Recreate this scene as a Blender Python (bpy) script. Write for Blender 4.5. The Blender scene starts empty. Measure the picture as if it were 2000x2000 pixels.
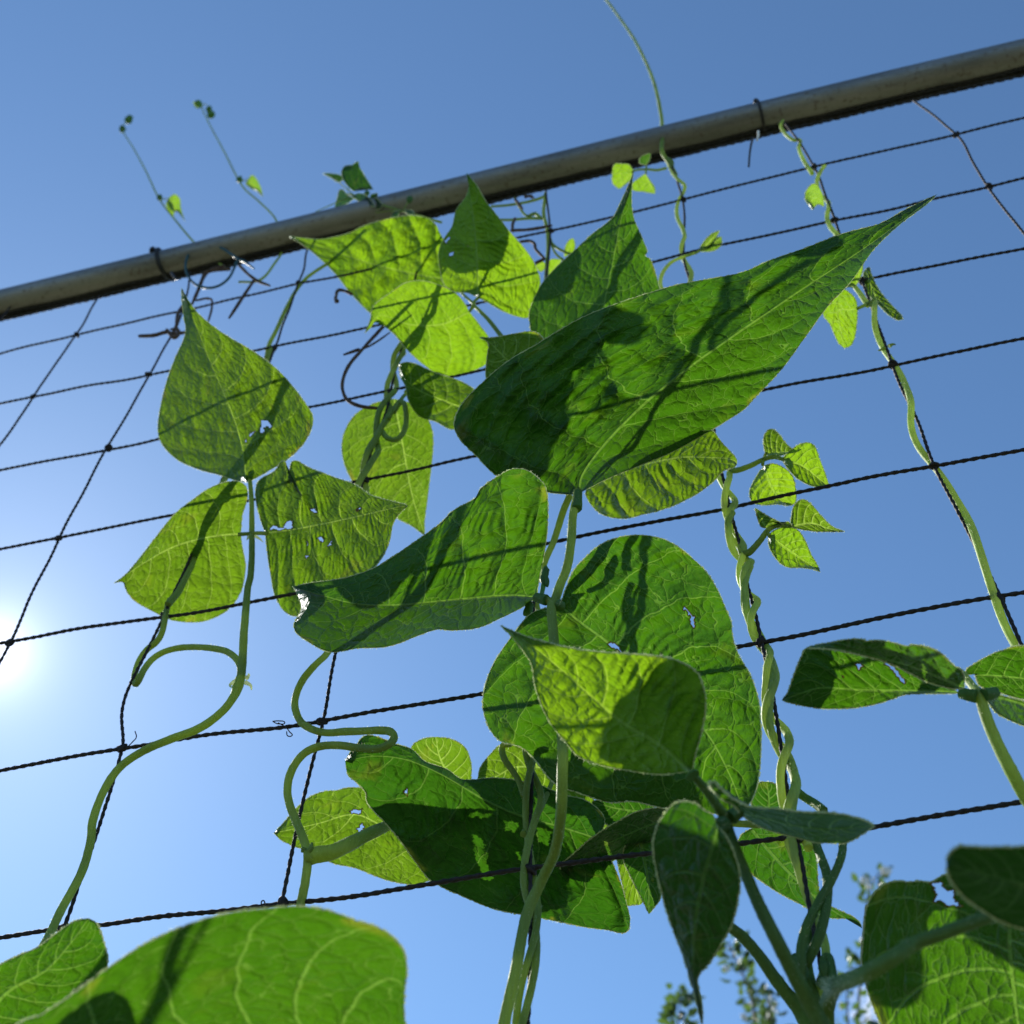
import bpy, math, random
import numpy as np
from mathutils import Matrix, Vector
random.seed(7); rng = np.random.default_rng(11)
S = bpy.context.scene
COL = S.collection

# ------------------------------------------------------------------ camera
CELL, ASP, F = 0.10, 0.97301, 2391.592
CAMH = 1.40
RT = np.array([[0.966033, 0.032506, -0.256368], [0.186128, 0.600681, 0.777521], [0.179269, -0.798828, 0.574227]])
CN = np.array([1.02506825, -5.82595227, 3.72903327]) * CELL        # camera in net space (x right, y up, z off the net)
def W(v):                                                           # net space -> world
    v = np.asarray(v, float)
    return np.stack([v[..., 0], -v[..., 2], v[..., 1] - CN[1] + CAMH], -1)
def WD(v): return np.array([v[0], -v[2], v[1]])
cam_d = bpy.data.cameras.new('camera'); cam = bpy.data.objects.new('camera', cam_d); COL.objects.link(cam)
r_, u_, b_ = WD(RT[0]), WD(RT[1]), WD(RT[2]); cw = W(CN)
cam.matrix_world = Matrix(((r_[0], u_[0], b_[0], cw[0]), (r_[1], u_[1], b_[1], cw[1]), (r_[2], u_[2], b_[2], cw[2]), (0, 0, 0, 1)))
cam_d.sensor_width = 36; cam_d.sensor_fit = 'HORIZONTAL'; cam_d.lens = F / 2000 * 36
cam_d.clip_start = 0.01; cam_d.clip_end = 20000
cam_d.dof.use_dof = True; cam_d.dof.focus_distance = 0.52; cam_d.dof.aperture_fstop = 17
S.camera = cam

# ------------------------------------------------------------------ sky, sun, exposure
def pixdir(px, py):
    return WD(RT.T @ np.array([(px - 1000) / F, (1000 - py) / F, -1.0]))
sd = pixdir(-14, 1272); sd /= np.linalg.norm(sd)
elev = math.asin(sd[2]); azim = math.atan2(sd[0], sd[1])
w = bpy.data.worlds.new('World'); S.world = w; w.use_nodes = True
nt = w.node_tree; nt.nodes.clear()
sky = nt.nodes.new('ShaderNodeTexSky'); sky.sky_type = 'NISHITA'; sky.sun_disc = False
sky.sun_elevation = elev; sky.sun_rotation = azim
sky.air_density = 1.0; sky.dust_density = 0.15; sky.ozone_density = 4.0; sky.altitude = 0
bg = nt.nodes.new('ShaderNodeBackground'); bg.inputs[1].default_value = 0.088
wo = nt.nodes.new('ShaderNodeOutputWorld')
tint = nt.nodes.new('ShaderNodeMix'); tint.data_type = 'RGBA'; tint.blend_type = 'MULTIPLY'; tint.inputs[0].default_value = 1.0; tint.inputs[7].default_value = (.90, 1.08, 1.14, 1)
nt.links.new(sky.outputs[0], tint.inputs[6]); 
# forward-scattered light close round the sun, a function of the angle from the sun alone
tc_ = nt.nodes.new('ShaderNodeTexCoord'); dt = nt.nodes.new('ShaderNodeVectorMath'); dt.operation = 'DOT_PRODUCT'; dt.inputs[1].default_value = tuple(sd); nt.links.new(tc_.outputs['Generated'], dt.inputs[0])
def wm(op, a, b=None):
    n = nt.nodes.new('ShaderNodeMath'); n.operation = op
    for k, v in enumerate((a, b)):
        if isinstance(v, bpy.types.NodeSocket): nt.links.new(v, n.inputs[k])
        elif v is not None: n.inputs[k].default_value = v
    return n.outputs[0]
ang = wm('ARCCOSINE', wm('MINIMUM', dt.outputs['Value'], .9999999))
aur = wm('ADD', wm('MULTIPLY', wm('EXPONENT', wm('MULTIPLY', ang, -1 / math.radians(0.95))), 12.0), wm('MULTIPLY', wm('EXPONENT', wm('MULTIPLY', ang, -1 / math.radians(4.2))), 1.5))
acol = nt.nodes.new('ShaderNodeVectorMath'); acol.operation = 'SCALE'; acol.inputs[0].default_value = (1.0, .96, 1.0); nt.links.new(aur, acol.inputs['Scale'])
asum = nt.nodes.new('ShaderNodeVectorMath'); asum.operation = 'ADD'; nt.links.new(tint.outputs[2], asum.inputs[0]); nt.links.new(acol.outputs[0], asum.inputs[1]); nt.links.new(asum.outputs[0], bg.inputs[0])
nt.links.new(bg.outputs[0], wo.inputs[0])
sl = bpy.data.lights.new('sun', 'SUN'); sun = bpy.data.objects.new('sun', sl); COL.objects.link(sun)
sl.energy = 5.0; sl.angle = math.radians(0.53); sl.color = (1.0, 0.94, 0.84)
sun.rotation_mode = 'QUATERNION'; sun.rotation_quaternion = Vector(sd).to_track_quat('Z', 'Y')
S.view_settings.view_transform = 'Standard'; S.view_settings.look = 'None'
S.view_settings.exposure = 0.72; S.view_settings.gamma = 1.0
S.cycles.max_bounces = 10; S.cycles.transmission_bounces = 8; S.cycles.diffuse_bounces = 5; S.cycles.transparent_max_bounces = 16

# ------------------------------------------------------------------ projection helpers
FR = dict(S=(0, 0, 1.0), W=(0, 0, 1.0352), A=(0, 0, .36232), B=(500, 300, .2588), C=(900, 300, .2588), D=(1300, 100, .36232),
          E=(200, 550, .33644), F=(850, 800, .33644), G=(1350, 750, .33644), H=(0, 1150, .36232), I=(500, 1350, .31056),
          J=(900, 1150, .33644), K=(1250, 1450, .28468), L=(0, 1700, .46584), M=(1500, 1200, .2588), N=(1600, 1600, .20704))
def P(s):
    out = []; f = FR['S']
    for t in s.split():
        if t in FR: f = FR[t]
        else:
            v = [float(q) for q in t.split(',')]
            out.append([f[0] + v[0] * f[2], f[1] + v[1] * f[2]] + v[2:])
    return out
def uvdir(px, py): return (np.asarray(px, float) - 1000) / F, (1000 - np.asarray(py, float)) / F
def netz(px, py):                                                   # forward depth of the net plane behind a pixel
    u, v = uvdir(px, py)
    dz = RT[0, 2] * u + RT[1, 2] * v - RT[2, 2]
    return -CN[2] / dz
def c2w(u, v, z):                                                   # camera ray + forward depth -> world
    q = np.stack([u * z, v * z, -z], -1)
    return W(q @ RT + CN)
def at(px, py, d=0.0):
    u, v = uvdir(px, py)
    return c2w(u, v, netz(px, py) - d)
def crom(pts, n, closed=False):
    """centripetal-ish Catmull-Rom through pts, n samples by arc length"""
    p = np.asarray(pts, float)
    if len(p) == 2: dense = p[0] + (p[1] - p[0]) * np.linspace(0, 1, 40)[:, None]
    else:
        e = np.vstack([2 * p[0] - p[1], p, 2 * p[-1] - p[-2]]); dense = []
        t = np.linspace(0, 1, 14, endpoint=False)[:, None]
        for i in range(len(p) - 1):
            p0, p1, p2, p3 = e[i:i + 4]
            l1 = np.linalg.norm(p2 - p1) + 1e-9
            m1 = (p2 - p0) / (np.linalg.norm(p2 - p0) + 1e-9) * l1; m2 = (p3 - p1) / (np.linalg.norm(p3 - p1) + 1e-9) * l1
            h = (2 * t**3 - 3 * t**2 + 1) * p1 + (t**3 - 2 * t**2 + t) * m1 + (-2 * t**3 + 3 * t**2) * p2 + (t**3 - t**2) * m2
            dense.append(h)
        dense = np.vstack(dense + [p[-1:]])
    s = np.r_[0, np.cumsum(np.linalg.norm(np.diff(dense[:, :2] if dense.shape[1] == 2 else dense[:, :3], axis=0), axis=1))]
    q = np.linspace(0, s[-1], n)
    return np.stack([np.interp(q, s, dense[:, k]) for k in range(p.shape[1])], 1)
def noise1(x, seed, amp=1.0):
    r = np.random.default_rng(abs(int(seed)) + 1000 * (seed < 0)); y = 0 * np.asarray(x, float)
    for k in range(1, 6): y = y + np.sin(np.asarray(x) * k * r.uniform(.7, 1.3) + r.uniform(0, 6.28)) / k
    return y * amp
def noise2(x, y, seed):
    r = np.random.default_rng(abs(int(seed)) + 1000 * (seed < 0)); o = 0 * x
    for k in range(9):
        a = r.uniform(0, 6.28); f = r.uniform(.6, 1.7)
        o = o + np.sin(f * (x * math.cos(a) + y * math.sin(a)) + r.uniform(0, 6.28))
    return o / 3.0

# ------------------------------------------------------------------ object helpers
class MB:
    def __init__(s): s.v = []; s.f = []; s.m = []; s.uv = []; s.n = 0
    def add(s, verts, faces, mi=0, uvs=None):
        verts = np.asarray(verts, float); faces = np.asarray(faces, int)
        s.v.append(verts); s.f.append(faces + s.n); s.m.append(np.full(len(faces), mi))
        s.uv.append(uvs if uvs is not None else np.zeros((len(verts), 6))); s.n += len(verts)
        return s
def sh(c, name=None): return c
def mesh_obj(name, mb, mats, parent=None, smooth=True):
    me = bpy.data.meshes.new(name)
    v = np.vstack(mb.v); nf = sum(len(f) for f in mb.f)
    loops = np.concatenate([f.ravel() for f in mb.f]); sizes = np.concatenate([np.full(len(f), f.shape[1]) for f in mb.f])
    me.vertices.add(len(v)); me.vertices.foreach_set('co', v.astype(np.float32).ravel())
    me.loops.add(len(loops)); me.loops.foreach_set('vertex_index', loops.astype(np.int32))
    me.polygons.add(nf); me.polygons.foreach_set('loop_start', np.r_[0, np.cumsum(sizes)[:-1]].astype(np.int32))
    me.polygons.foreach_set('material_index', np.concatenate(mb.m).astype(np.int32))
    me.polygons.foreach_set('use_smooth', np.full(nf, smooth))
    uv = np.vstack(mb.uv)[loops]
    if uv.any():
        for k, nm in enumerate(('vein', 'metric', 'size')):
            l = me.uv_layers.new(name=nm); l.data.foreach_set('uv', uv[:, 2 * k:2 * k + 2].astype(np.float32).ravel())
    me.update(); me.validate()
    if mats in (SM, SD, SSH, SY): mats = [mats, RIM]
    for m in (mats if isinstance(mats, (list, tuple)) else [mats]): me.materials.append(m)
    o = bpy.data.objects.new(name, me); COL.objects.link(o)
    if parent is not None: o.parent = parent
    return o
def thing(name, label, cat, loc=None, group=None):
    o = bpy.data.objects.new(name, None); COL.objects.link(o); o.empty_display_size = .02
    o['label'] = label; o['category'] = cat
    if group: o['group'] = group
    return o
def tag(o, label=None, cat=None, group=None, kind=None):
    if label: o['label'] = label
    if cat: o['category'] = cat
    if group: o['group'] = group
    if kind: o['kind'] = kind
    return o
def tube(mb, pts, rad, seg=10, mi=0, lobes=0, lobe_amp=0.2, pitch=0.008, caps=True, jit=0, seed=0):
    p = np.asarray(pts, float); n = len(p)
    rad = np.broadcast_to(np.asarray(rad, float), (n,)).copy()
    t = np.gradient(p, axis=0); t /= np.linalg.norm(t, axis=1)[:, None] + 1e-12
    a = np.array([0.31, 0.17, 0.93]); a = a - t[0] * (a @ t[0]); a /= np.linalg.norm(a)
    fr = [a]
    for i in range(1, n):
        b = fr[-1] - t[i] * (fr[-1] @ t[i]); l = np.linalg.norm(b); fr.append(b / l if l > 1e-9 else fr[-1])
    fr = np.array(fr); bn = np.cross(t, fr)
    s = np.r_[0, np.cumsum(np.linalg.norm(np.diff(p, axis=0), axis=1))]
    th = np.linspace(0, 2 * np.pi, seg, endpoint=False)
    rr = np.repeat(rad[:, None], seg, 1)
    if lobes: rr = rr * (1 + lobe_amp * np.cos(lobes * (th[None] - s[:, None] / pitch * 2 * np.pi / lobes)))
    if jit: rr = rr * (1 + jit * np.random.default_rng(abs(int(seed))).normal(size=rr.shape))
    v = p[:, None] + rr[..., None] * (np.cos(th)[None, :, None] * fr[:, None] + np.sin(th)[None, :, None] * bn[:, None])
    i = np.arange(n - 1)[:, None] * seg; j = np.arange(seg)[None]; j2 = (j + 1) % seg
    f = np.stack([i + j, i + j2, i + seg + j2, i + seg + j], -1).reshape(-1, 4)
    mb.add(v.reshape(-1, 3), f, mi)
    if caps:
        mb.add(np.vstack([v[0], p[:1]]), np.array([[(k + 1) % seg, k, seg] for k in range(seg)]), mi)
        mb.add(np.vstack([v[-1], p[-1:]]), np.array([[k, (k + 1) % seg, seg] for k in range(seg)]), mi)
    return mb
def hairs(mb, p, r, dens=2600, ln=.00085, wd=.00007, mi=1):
    if ln == .00085 and np.max(r) < .00135: return
    p = np.asarray(p); sl = np.linalg.norm(np.diff(p, axis=0), axis=1); tot = sl.sum(); n = int(tot * dens)
    if n < 3: return
    g = np.random.default_rng(n); s = np.r_[0, np.cumsum(sl)]; q = g.uniform(0, tot, n)
    c = np.stack([np.interp(q, s, p[:, k]) for k in range(3)], 1); rr = np.interp(q, s, np.broadcast_to(r, (len(p),)))
    t = np.stack([np.interp(q, s, np.gradient(p[:, k], s)) for k in range(3)], 1); t /= np.linalg.norm(t, axis=1)[:, None] + 1e-9
    d = g.normal(size=(n, 3)); d -= t * (d * t).sum(1)[:, None]; d /= np.linalg.norm(d, axis=1)[:, None] + 1e-9
    w_ = np.cross(t, d) * wd; a = c + d * rr[:, None] * .95; e = a + (d + t * g.normal(0, .35, (n, 1))) * (ln * g.uniform(.5, 1.3, n))[:, None]
    v = np.stack([a - w_, a + w_, e], 1).reshape(-1, 3); mb.add(v, np.arange(3 * n).reshape(n, 3), mi)
def blob(mb, c, r, mi=0, seed=0, amp=.25, sc=(1, 1, 1), nu=12, nv=8):
    th = np.linspace(0, 2 * np.pi, nu, endpoint=False); ph = np.linspace(0.02, np.pi - .02, nv)
    d = np.stack([np.sin(ph)[:, None] * np.cos(th), np.sin(ph)[:, None] * np.sin(th), np.repeat(np.cos(ph)[:, None], nu, 1)], -1)
    n = noise2(d[..., 0] * 3, d[..., 1] * 3 + d[..., 2] * 2.2, seed)
    v = np.asarray(c) + d * np.asarray(sc) * (r * (1 + amp * n))[..., None]
    i = np.arange(nv - 1)[:, None] * nu; j = np.arange(nu)[None]; j2 = (j + 1) % nu
    return mb.add(v.reshape(-1, 3), np.stack([i + j, i + nu + j, i + nu + j2, i + j2], -1).reshape(-1, 4), mi)

# ------------------------------------------------------------------ materials
def mat(name):
    m = bpy.data.materials.new(name); m.use_nodes = True; m.node_tree.nodes.clear()
    return m, m.node_tree
class NB:
    """tiny node builder"""
    def __init__(s, nt): s.nt = nt
    def n(s, typ, ins=None, **kw):
        nd = s.nt.nodes.new(typ)
        for k, v in kw.items(): setattr(nd, k, v)
        for k, v in (ins or {}).items():
            if isinstance(v, bpy.types.NodeSocket): s.nt.links.new(v, nd.inputs[k])
            else: nd.inputs[k].default_value = v
        return nd
    def m(s, op, a, b=0.0, c=0.0, clamp=False):
        nd = s.n('ShaderNodeMath', {0: a, 1: b, 2: c}, operation=op); nd.use_clamp = clamp; return nd.outputs[0]
    def ss(s, x, lo, hi, a=0.0, b=1.0):
        nd = s.n('ShaderNodeMapRange', {'Value': x, 'From Min': lo, 'From Max': hi, 'To Min': a, 'To Max': b}, interpolation_type='SMOOTHSTEP'); return nd.outputs[0]
    def mix(s, f, a, b):
        nd = s.n('ShaderNodeMix', data_type='RGBA')
        for k, v in ((0, f), (6, a), (7, b)):
            if isinstance(v, bpy.types.NodeSocket): s.nt.links.new(v, nd.inputs[k])
            else: nd.inputs[k].default_value = v
        return nd.outputs[2]
NSEC = 7.0
def leaf_mat(name, refl, trans, vein_r, vein_t, gloss=.12, tert=1.0, rough=.42, blem=.3, tscale=1.45):
    m, t = mat(name); b = NB(t)
    uv = b.n('ShaderNodeUVMap', uv_map='vein').outputs[0]; me = b.n('ShaderNodeUVMap', uv_map='metric').outputs[0]; sz = b.n('ShaderNodeUVMap', uv_map='size').outputs[0]
    rnd = b.n('ShaderNodeObjectInfo').outputs['Random']
    s_, t_ = b.n('ShaderNodeSeparateXYZ', {0: uv}).outputs[:2]
    hw, ln = b.n('ShaderNodeSeparateXYZ', {0: sz}).outputs[:2]
    mx, my = b.n('ShaderNodeSeparateXYZ', {0: me}).outputs[:2]
    nz = b.n('ShaderNodeTexNoise', {'Vector': me, 'Scale': .9, 'Detail': 3.0}).outputs[0]
    nzc = b.m('SUBTRACT', nz, .5)
    at_ = b.m('ABSOLUTE', t_)
    # midrib
    dm = b.m('MULTIPLY', at_, hw)
    wm = b.m('MULTIPLY_ADD', b.m('SUBTRACT', 1.0, s_), .075, .022)
    mid = b.ss(b.m('DIVIDE', dm, wm), .55, 1.15, 1, 0)
    # secondary veins, swept forward
    side = b.m('MULTIPLY', b.m('SIGN', t_), .27)
    ph = b.m('MULTIPLY_ADD', b.m('POWER', at_, 1.25), -1.75, b.m('MULTIPLY', s_, NSEC))
    ph = b.m('ADD', ph, side); ph = b.m('MULTIPLY_ADD', nzc, .28, ph)
    fr = b.m('ABSOLUTE', b.m('SUBTRACT', b.m('FRACT', ph), .5))
    dsec = b.m('MULTIPLY', fr, b.m('DIVIDE', ln, NSEC))
    wsec = b.m('MULTIPLY_ADD', b.m('SUBTRACT', 1.0, at_), .035, .016)
    sec = b.ss(b.m('DIVIDE', dsec, wsec), .5, 1.2, 1, 0)
    # tertiary network
    wv = b.n('ShaderNodeVectorMath', {0: me, 1: b.n('ShaderNodeVectorMath', {0: b.n('ShaderNodeTexNoise', {'Vector': me, 'Scale': 1.6, 'Detail': 2.0}).outputs[1], 'Scale': .55}, operation='SCALE').outputs[0]}, operation='ADD').outputs[0]
    v1 = b.n('ShaderNodeTexVoronoi', {'Vector': wv, 'Scale': tscale}, feature='DISTANCE_TO_EDGE').outputs[0]
    v2 = b.n('ShaderNodeTexVoronoi', {'Vector': wv, 'Scale': tscale * 2.7}, feature='DISTANCE_TO_EDGE').outputs[0]
    gate = b.ss(b.n('ShaderNodeTexNoise', {'Vector': me, 'Scale': 1.3, 'Detail': 1.0}).outputs[0], .36, .6)
    te1 = b.m('MULTIPLY', b.ss(v1, .008, .030, 1, 0), b.m('MULTIPLY_ADD', gate, .6, .4))
    te2 = b.m('MULTIPLY', b.ss(v2, .015, .07, .30, 0), gate)
    te = b.m('MULTIPLY', b.m('MAXIMUM', te1, te2), .72 * tert)
    vein = b.m('MAXIMUM', b.m('MAXIMUM', mid, b.m('MULTIPLY', sec, .9)), te)
    # blade colour variation: mottling + aged blotches
    n2 = b.n('ShaderNodeTexNoise', {'Vector': me, 'Scale': .35, 'Detail': 4.0}).outputs[0]
    n3 = b.n('ShaderNodeTexNoise', {'Vector': me, 'Scale': 6.0, 'Detail': 3.0}).outputs[0]
    var = b.m('MULTIPLY_ADD', b.m('SUBTRACT', n2, .5), 1.1, b.m('MULTIPLY', b.m('SUBTRACT', n3, .5), .5))
    var = b.m('ADD', var, b.m('MULTIPLY', b.m('SUBTRACT', rnd, .5), .30))
    def vary(c):
        lo = tuple(x * k for x, k in zip(c, (.62, .72, .8))) + (1,); hi = tuple(x * k for x, k in zip(c, (1.45, 1.25, 1.1))) + (1,)
        return b.mix(b.m('ADD', var, .5, clamp=True), lo, hi)
    spot = b.ss(b.n('ShaderNodeTexNoise', {'Vector': me, 'Scale': 1.1, 'Detail': 5.0, 'Roughness': .65}).outputs[0], .66, .76, 0, blem)
    em = b.m('MULTIPLY', b.ss(at_, .90, .99), b.ss(b.n('ShaderNodeTexNoise', {'Vector': me, 'Scale': .7, 'Detail': 3.0}).outputs[0], .57, .66, 0, 1.0))
    yl = b.ss(b.n('ShaderNodeTexNoise', {'Vector': me, 'Scale': .55, 'Detail': 3.0, 'Distortion': .4}).outputs[0], .60, .72, 0, blem * 1.0)
    spot = b.m('MAXIMUM', b.m('MAXIMUM', spot, b.m('MULTIPLY', em, blem * 2.2)), b.m('MULTIPLY', yl, .5))
    cr = b.mix(spot, b.mix(vein, vary(refl), vein_r + (1,)), (.10, .085, .022, 1))
    ct = b.mix(spot, b.mix(vein, vary(trans), vein_t + (1,)), (.24, .21, .02, 1))
    hgt = b.m('MULTIPLY_ADD', vein, .6, b.m('MULTIPLY', n3, .5))
    hgt = b.m('MULTIPLY_ADD', b.m('MINIMUM', v1, .22), -2.0, hgt)
    bp = b.n('ShaderNodeBump', {'Height': hgt, 'Strength': .9, 'Distance': .0015}).outputs[0]
    df = b.n('ShaderNodeBsdfDiffuse', {'Color': cr, 'Normal': bp}).outputs[0]
    tr = b.n('ShaderNodeBsdfTranslucent', {'Color': ct, 'Normal': bp}).outputs[0]
    ad = b.n('ShaderNodeAddShader', {0: df, 1: tr}).outputs[0]
    gl = b.n('ShaderNodeBsdfGlossy', {'Color': (.9, .95, 1, 1), 'Roughness': rough, 'Normal': bp}).outputs[0]
    lw = b.n('ShaderNodeLayerWeight', {'Blend': .28, 'Normal': bp}).outputs[0]
    ms = b.n('ShaderNodeMixShader', {0: b.m('MULTIPLY_ADD', lw, gloss * 1.5, gloss * .25, clamp=True), 1: ad, 2: gl}).outputs[0]
    b.n('ShaderNodeOutputMaterial', {0: ms})
    return m
LM = leaf_mat('leaf_mature', (.006, .020, .007), (.027, .090, .0014), (.044, .076, .029), (.075, .155, .014), gloss=.05, blem=.14)
LY = leaf_mat('leaf_young', (.014, .034, .008), (.118, .232, .004), (.035, .06, .018), (.165, .27, .02), gloss=.05, tert=.6, blem=.12, tscale=1.7)
LS = leaf_mat('leaf_soft', (.010, .028, .008), (.064, .134, .0035), (.035, .06, .018), (.16, .245, .03), gloss=.05, tert=.75, tscale=1.7)
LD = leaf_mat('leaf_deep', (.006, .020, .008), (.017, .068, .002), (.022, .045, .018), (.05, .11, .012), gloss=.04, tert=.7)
def rim_mat():
    m, t = mat('leaf_margin_hair'); b = NB(t)
    d = b.n('ShaderNodeBsdfDiffuse', {'Color': (.22, .25, .17, 1)}).outputs[0]; tr = b.n('ShaderNodeBsdfTranslucent', {'Color': (.50, .54, .38, 1)}).outputs[0]
    b.n('ShaderNodeOutputMaterial', {0: b.n('ShaderNodeAddShader', {0: d, 1: tr}).outputs[0]}); return m
RIM = rim_mat()
EDGE, _t = mat('chewed_edge'); _b = NB(_t); _b.n('ShaderNodeOutputMaterial', {0: _b.n('ShaderNodeAddShader', {0: _b.n('ShaderNodeBsdfDiffuse', {'Color': (.10, .08, .03, 1)}).outputs[0], 1: _b.n('ShaderNodeBsdfTranslucent', {'Color': (.25, .22, .10, 1)}).outputs[0]}).outputs[0]})
def stem_mat(name, refl, trans):
    m, t = mat(name); b = NB(t)
    co = b.n('ShaderNodeTexCoord').outputs['Object']
    st = b.n('ShaderNodeTexNoise', {'Vector': b.n('ShaderNodeMapping', {'Vector': co, 'Scale': (900, 900, 60)}).outputs[0], 'Scale': 1.0, 'Detail': 2.0}).outputs[0]
    lo = b.n('ShaderNodeTexNoise', {'Vector': co, 'Scale': 28.0, 'Detail': 3.0}).outputs[0]
    k = b.m('MULTIPLY_ADD', b.m('SUBTRACT', st, .5), .8, lo, clamp=True)
    cr = b.mix(k, tuple(x * .7 for x in refl) + (1,), tuple(min(1, x * 1.35) for x in refl) + (1,))
    ct = b.mix(k, tuple(x * .7 for x in trans) + (1,), tuple(min(1, x * 1.3) for x in trans) + (1,))
    bp = b.n('ShaderNodeBump', {'Height': st, 'Strength': .7, 'Distance': .0006}).outputs[0]
    d = b.n('ShaderNodeBsdfDiffuse', {'Color': cr, 'Normal': bp}).outputs[0]; tr = b.n('ShaderNodeBsdfTranslucent', {'Color': ct, 'Normal': bp}).outputs[0]
    ad = b.n('ShaderNodeAddShader', {0: d, 1: tr}).outputs[0]
    gl = b.n('ShaderNodeBsdfGlossy', {'Roughness': .5, 'Normal': bp}).outputs[0]
    lw = b.n('ShaderNodeLayerWeight', {'Blend': .25}).outputs[0]
    b.n('ShaderNodeOutputMaterial', {0: b.n('ShaderNodeMixShader', {0: b.m('MULTIPLY_ADD', lw, .12, .015), 1: ad, 2: gl}).outputs[0]}); return m
SM = stem_mat('stem_green', (.115, .175, .048), (.175, .225, .05))
SY = stem_mat('stem_young', (.17, .24, .07), (.30, .36, .10))
SSH = stem_mat('stem_shade_tint', (.06, .115, .035), (.07, .13, .025))  # shade of the leaf cluster put into a darker stem colour
SD = stem_mat('stem_dark', (.05, .11, .04), (.08, .16, .03))
def simple(name, c1, c2, rough=.8, scale=80, bump=.3, metal=0.0, spec=.3, dist=.0006):
    m, t = mat(name); b = NB(t); co = b.n('ShaderNodeTexCoord').outputs['Object']
    n = b.n('ShaderNodeTexNoise', {'Vector': co, 'Scale': scale, 'Detail': 5.0, 'Roughness': .6}).outputs[0]
    c = b.mix(b.ss(n, .35, .65), c1 + (1,), c2 + (1,))
    bp = b.n('ShaderNodeBump', {'Height': n, 'Strength': bump, 'Distance': dist}).outputs[0]
    p = b.n('ShaderNodeBsdfPrincipled', {'Base Color': c, 'Roughness': rough, 'Metallic': metal, 'Specular IOR Level': spec, 'Normal': bp}).outputs[0]
    b.n('ShaderNodeOutputMaterial', {0: p}); return m
CORD = simple('cord_black_twine', (.012, .010, .012), (.03, .026, .03), .75, 900, .4)
TIE = simple('tie_black_plastic', (.012, .012, .014), (.03, .03, .032), .45, 300, .1)
TEAL = simple('wire_teal_plastic', (.015, .06, .075), (.02, .09, .11), .5, 300, .1)
TWIG = simple('dried_tendril_brown', (.05, .03, .025), (.12, .08, .06), .85, 400, .6)
WHITE = simple('plain_white', (.75, .73, .72), (.85, .84, .82), .6, 200, .1)
BARK = simple('bark', (.06, .05, .035), (.13, .11, .08), .9, 40, .6)
RUBBER = simple('net_selvedge', (.008, .008, .01), (.02, .02, .022), .8, 500, .5)
def pole_mat():
    m, t = mat('galvanised_pole'); b = NB(t); co = b.n('ShaderNodeTexCoord').outputs['Object']
    n = b.n('ShaderNodeTexNoise', {'Vector': b.n('ShaderNodeMapping', {'Vector': co, 'Scale': (9, 60, 60)}).outputs[0], 'Scale': 1.0, 'Detail': 6.0, 'Roughness': .6}).outputs[0]
    n2 = b.n('ShaderNodeTexNoise', {'Vector': co, 'Scale': 260.0, 'Detail': 3.0}).outputs[0]
    c = b.mix(b.ss(n, .3, .7), (.135, .14, .145, 1), (.27, .275, .28, 1))
    c = b.mix(b.ss(n2, .58, .70, 0, .5), c, (.10, .07, .05, 1))
    bp = b.n('ShaderNodeBump', {'Height': b.m('ADD', n, b.m('MULTIPLY', n2, .4)), 'Strength': .25, 'Distance': .0008}).outputs[0]
    p = b.n('ShaderNodeBsdfPrincipled', {'Base Color': c, 'Metallic': .55, 'Roughness': b.ss(n2, .3, .7, .42, .6), 'Normal': bp}).outputs[0]
    b.n('ShaderNodeOutputMaterial', {0: p}); return m
POLE = pole_mat()
def ground_mat():
    m, t = mat('garden_ground'); b = NB(t); co = b.n('ShaderNodeTexCoord').outputs['Object']
    n = b.n('ShaderNodeTexNoise', {'Vector': co, 'Scale': .6, 'Detail': 8.0, 'Roughness': .65}).outputs[0]
    n2 = b.n('ShaderNodeTexNoise', {'Vector': co, 'Scale': 30.0, 'Detail': 6.0}).outputs[0]
    c = b.mix(b.ss(n, .42, .6), (.075, .105, .03, 1), (.16, .115, .075, 1)); c = b.mix(b.m('MULTIPLY', n2, .5), c, (.05, .06, .025, 1))
    bp = b.n('ShaderNodeBump', {'Height': n2, 'Strength': .6, 'Distance': .03}).outputs[0]
    b.n('ShaderNodeOutputMaterial', {0: b.n('ShaderNodeBsdfPrincipled', {'Base Color': c, 'Roughness': .95, 'Normal': bp}).outputs[0]}); return m

# ------------------------------------------------------------------ ground
gm = MB(); th = np.linspace(0, 2 * np.pi, 96, endpoint=False); rads = np.r_[.6, 1.5, 4, 10, 30, 100, 400, 1500, 6000]
gv = [[0, 0, 0]]
for r in rads: gv += [[r * math.cos(a), r * math.sin(a), 0] for a in th]
gv = np.array(gv); gv[:, 2] += .02 * np.sin(gv[:, 0] * 3.1) * np.cos(gv[:, 1] * 2.7) * (np.hypot(gv[:, 0], gv[:, 1]) < 20)
gm.add(gv, np.array([[0, 1 + k, 1 + (k + 1) % 96] for k in range(96)]))
q = []
for i in range(len(rads) - 1):
    a = 1 + i * 96
    q += [[a + k, a + 96 + k, a + 96 + (k + 1) % 96, a + (k + 1) % 96] for k in range(96)]
g2 = MB(); g2.add(gv, np.array(q)); gm.f.append(np.array(q)); gm.m.append(np.zeros(len(q), int))
ground = mesh_obj('ground', gm, ground_mat()); tag(ground, 'garden soil and grass below the trellis', 'ground', kind='structure')

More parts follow.
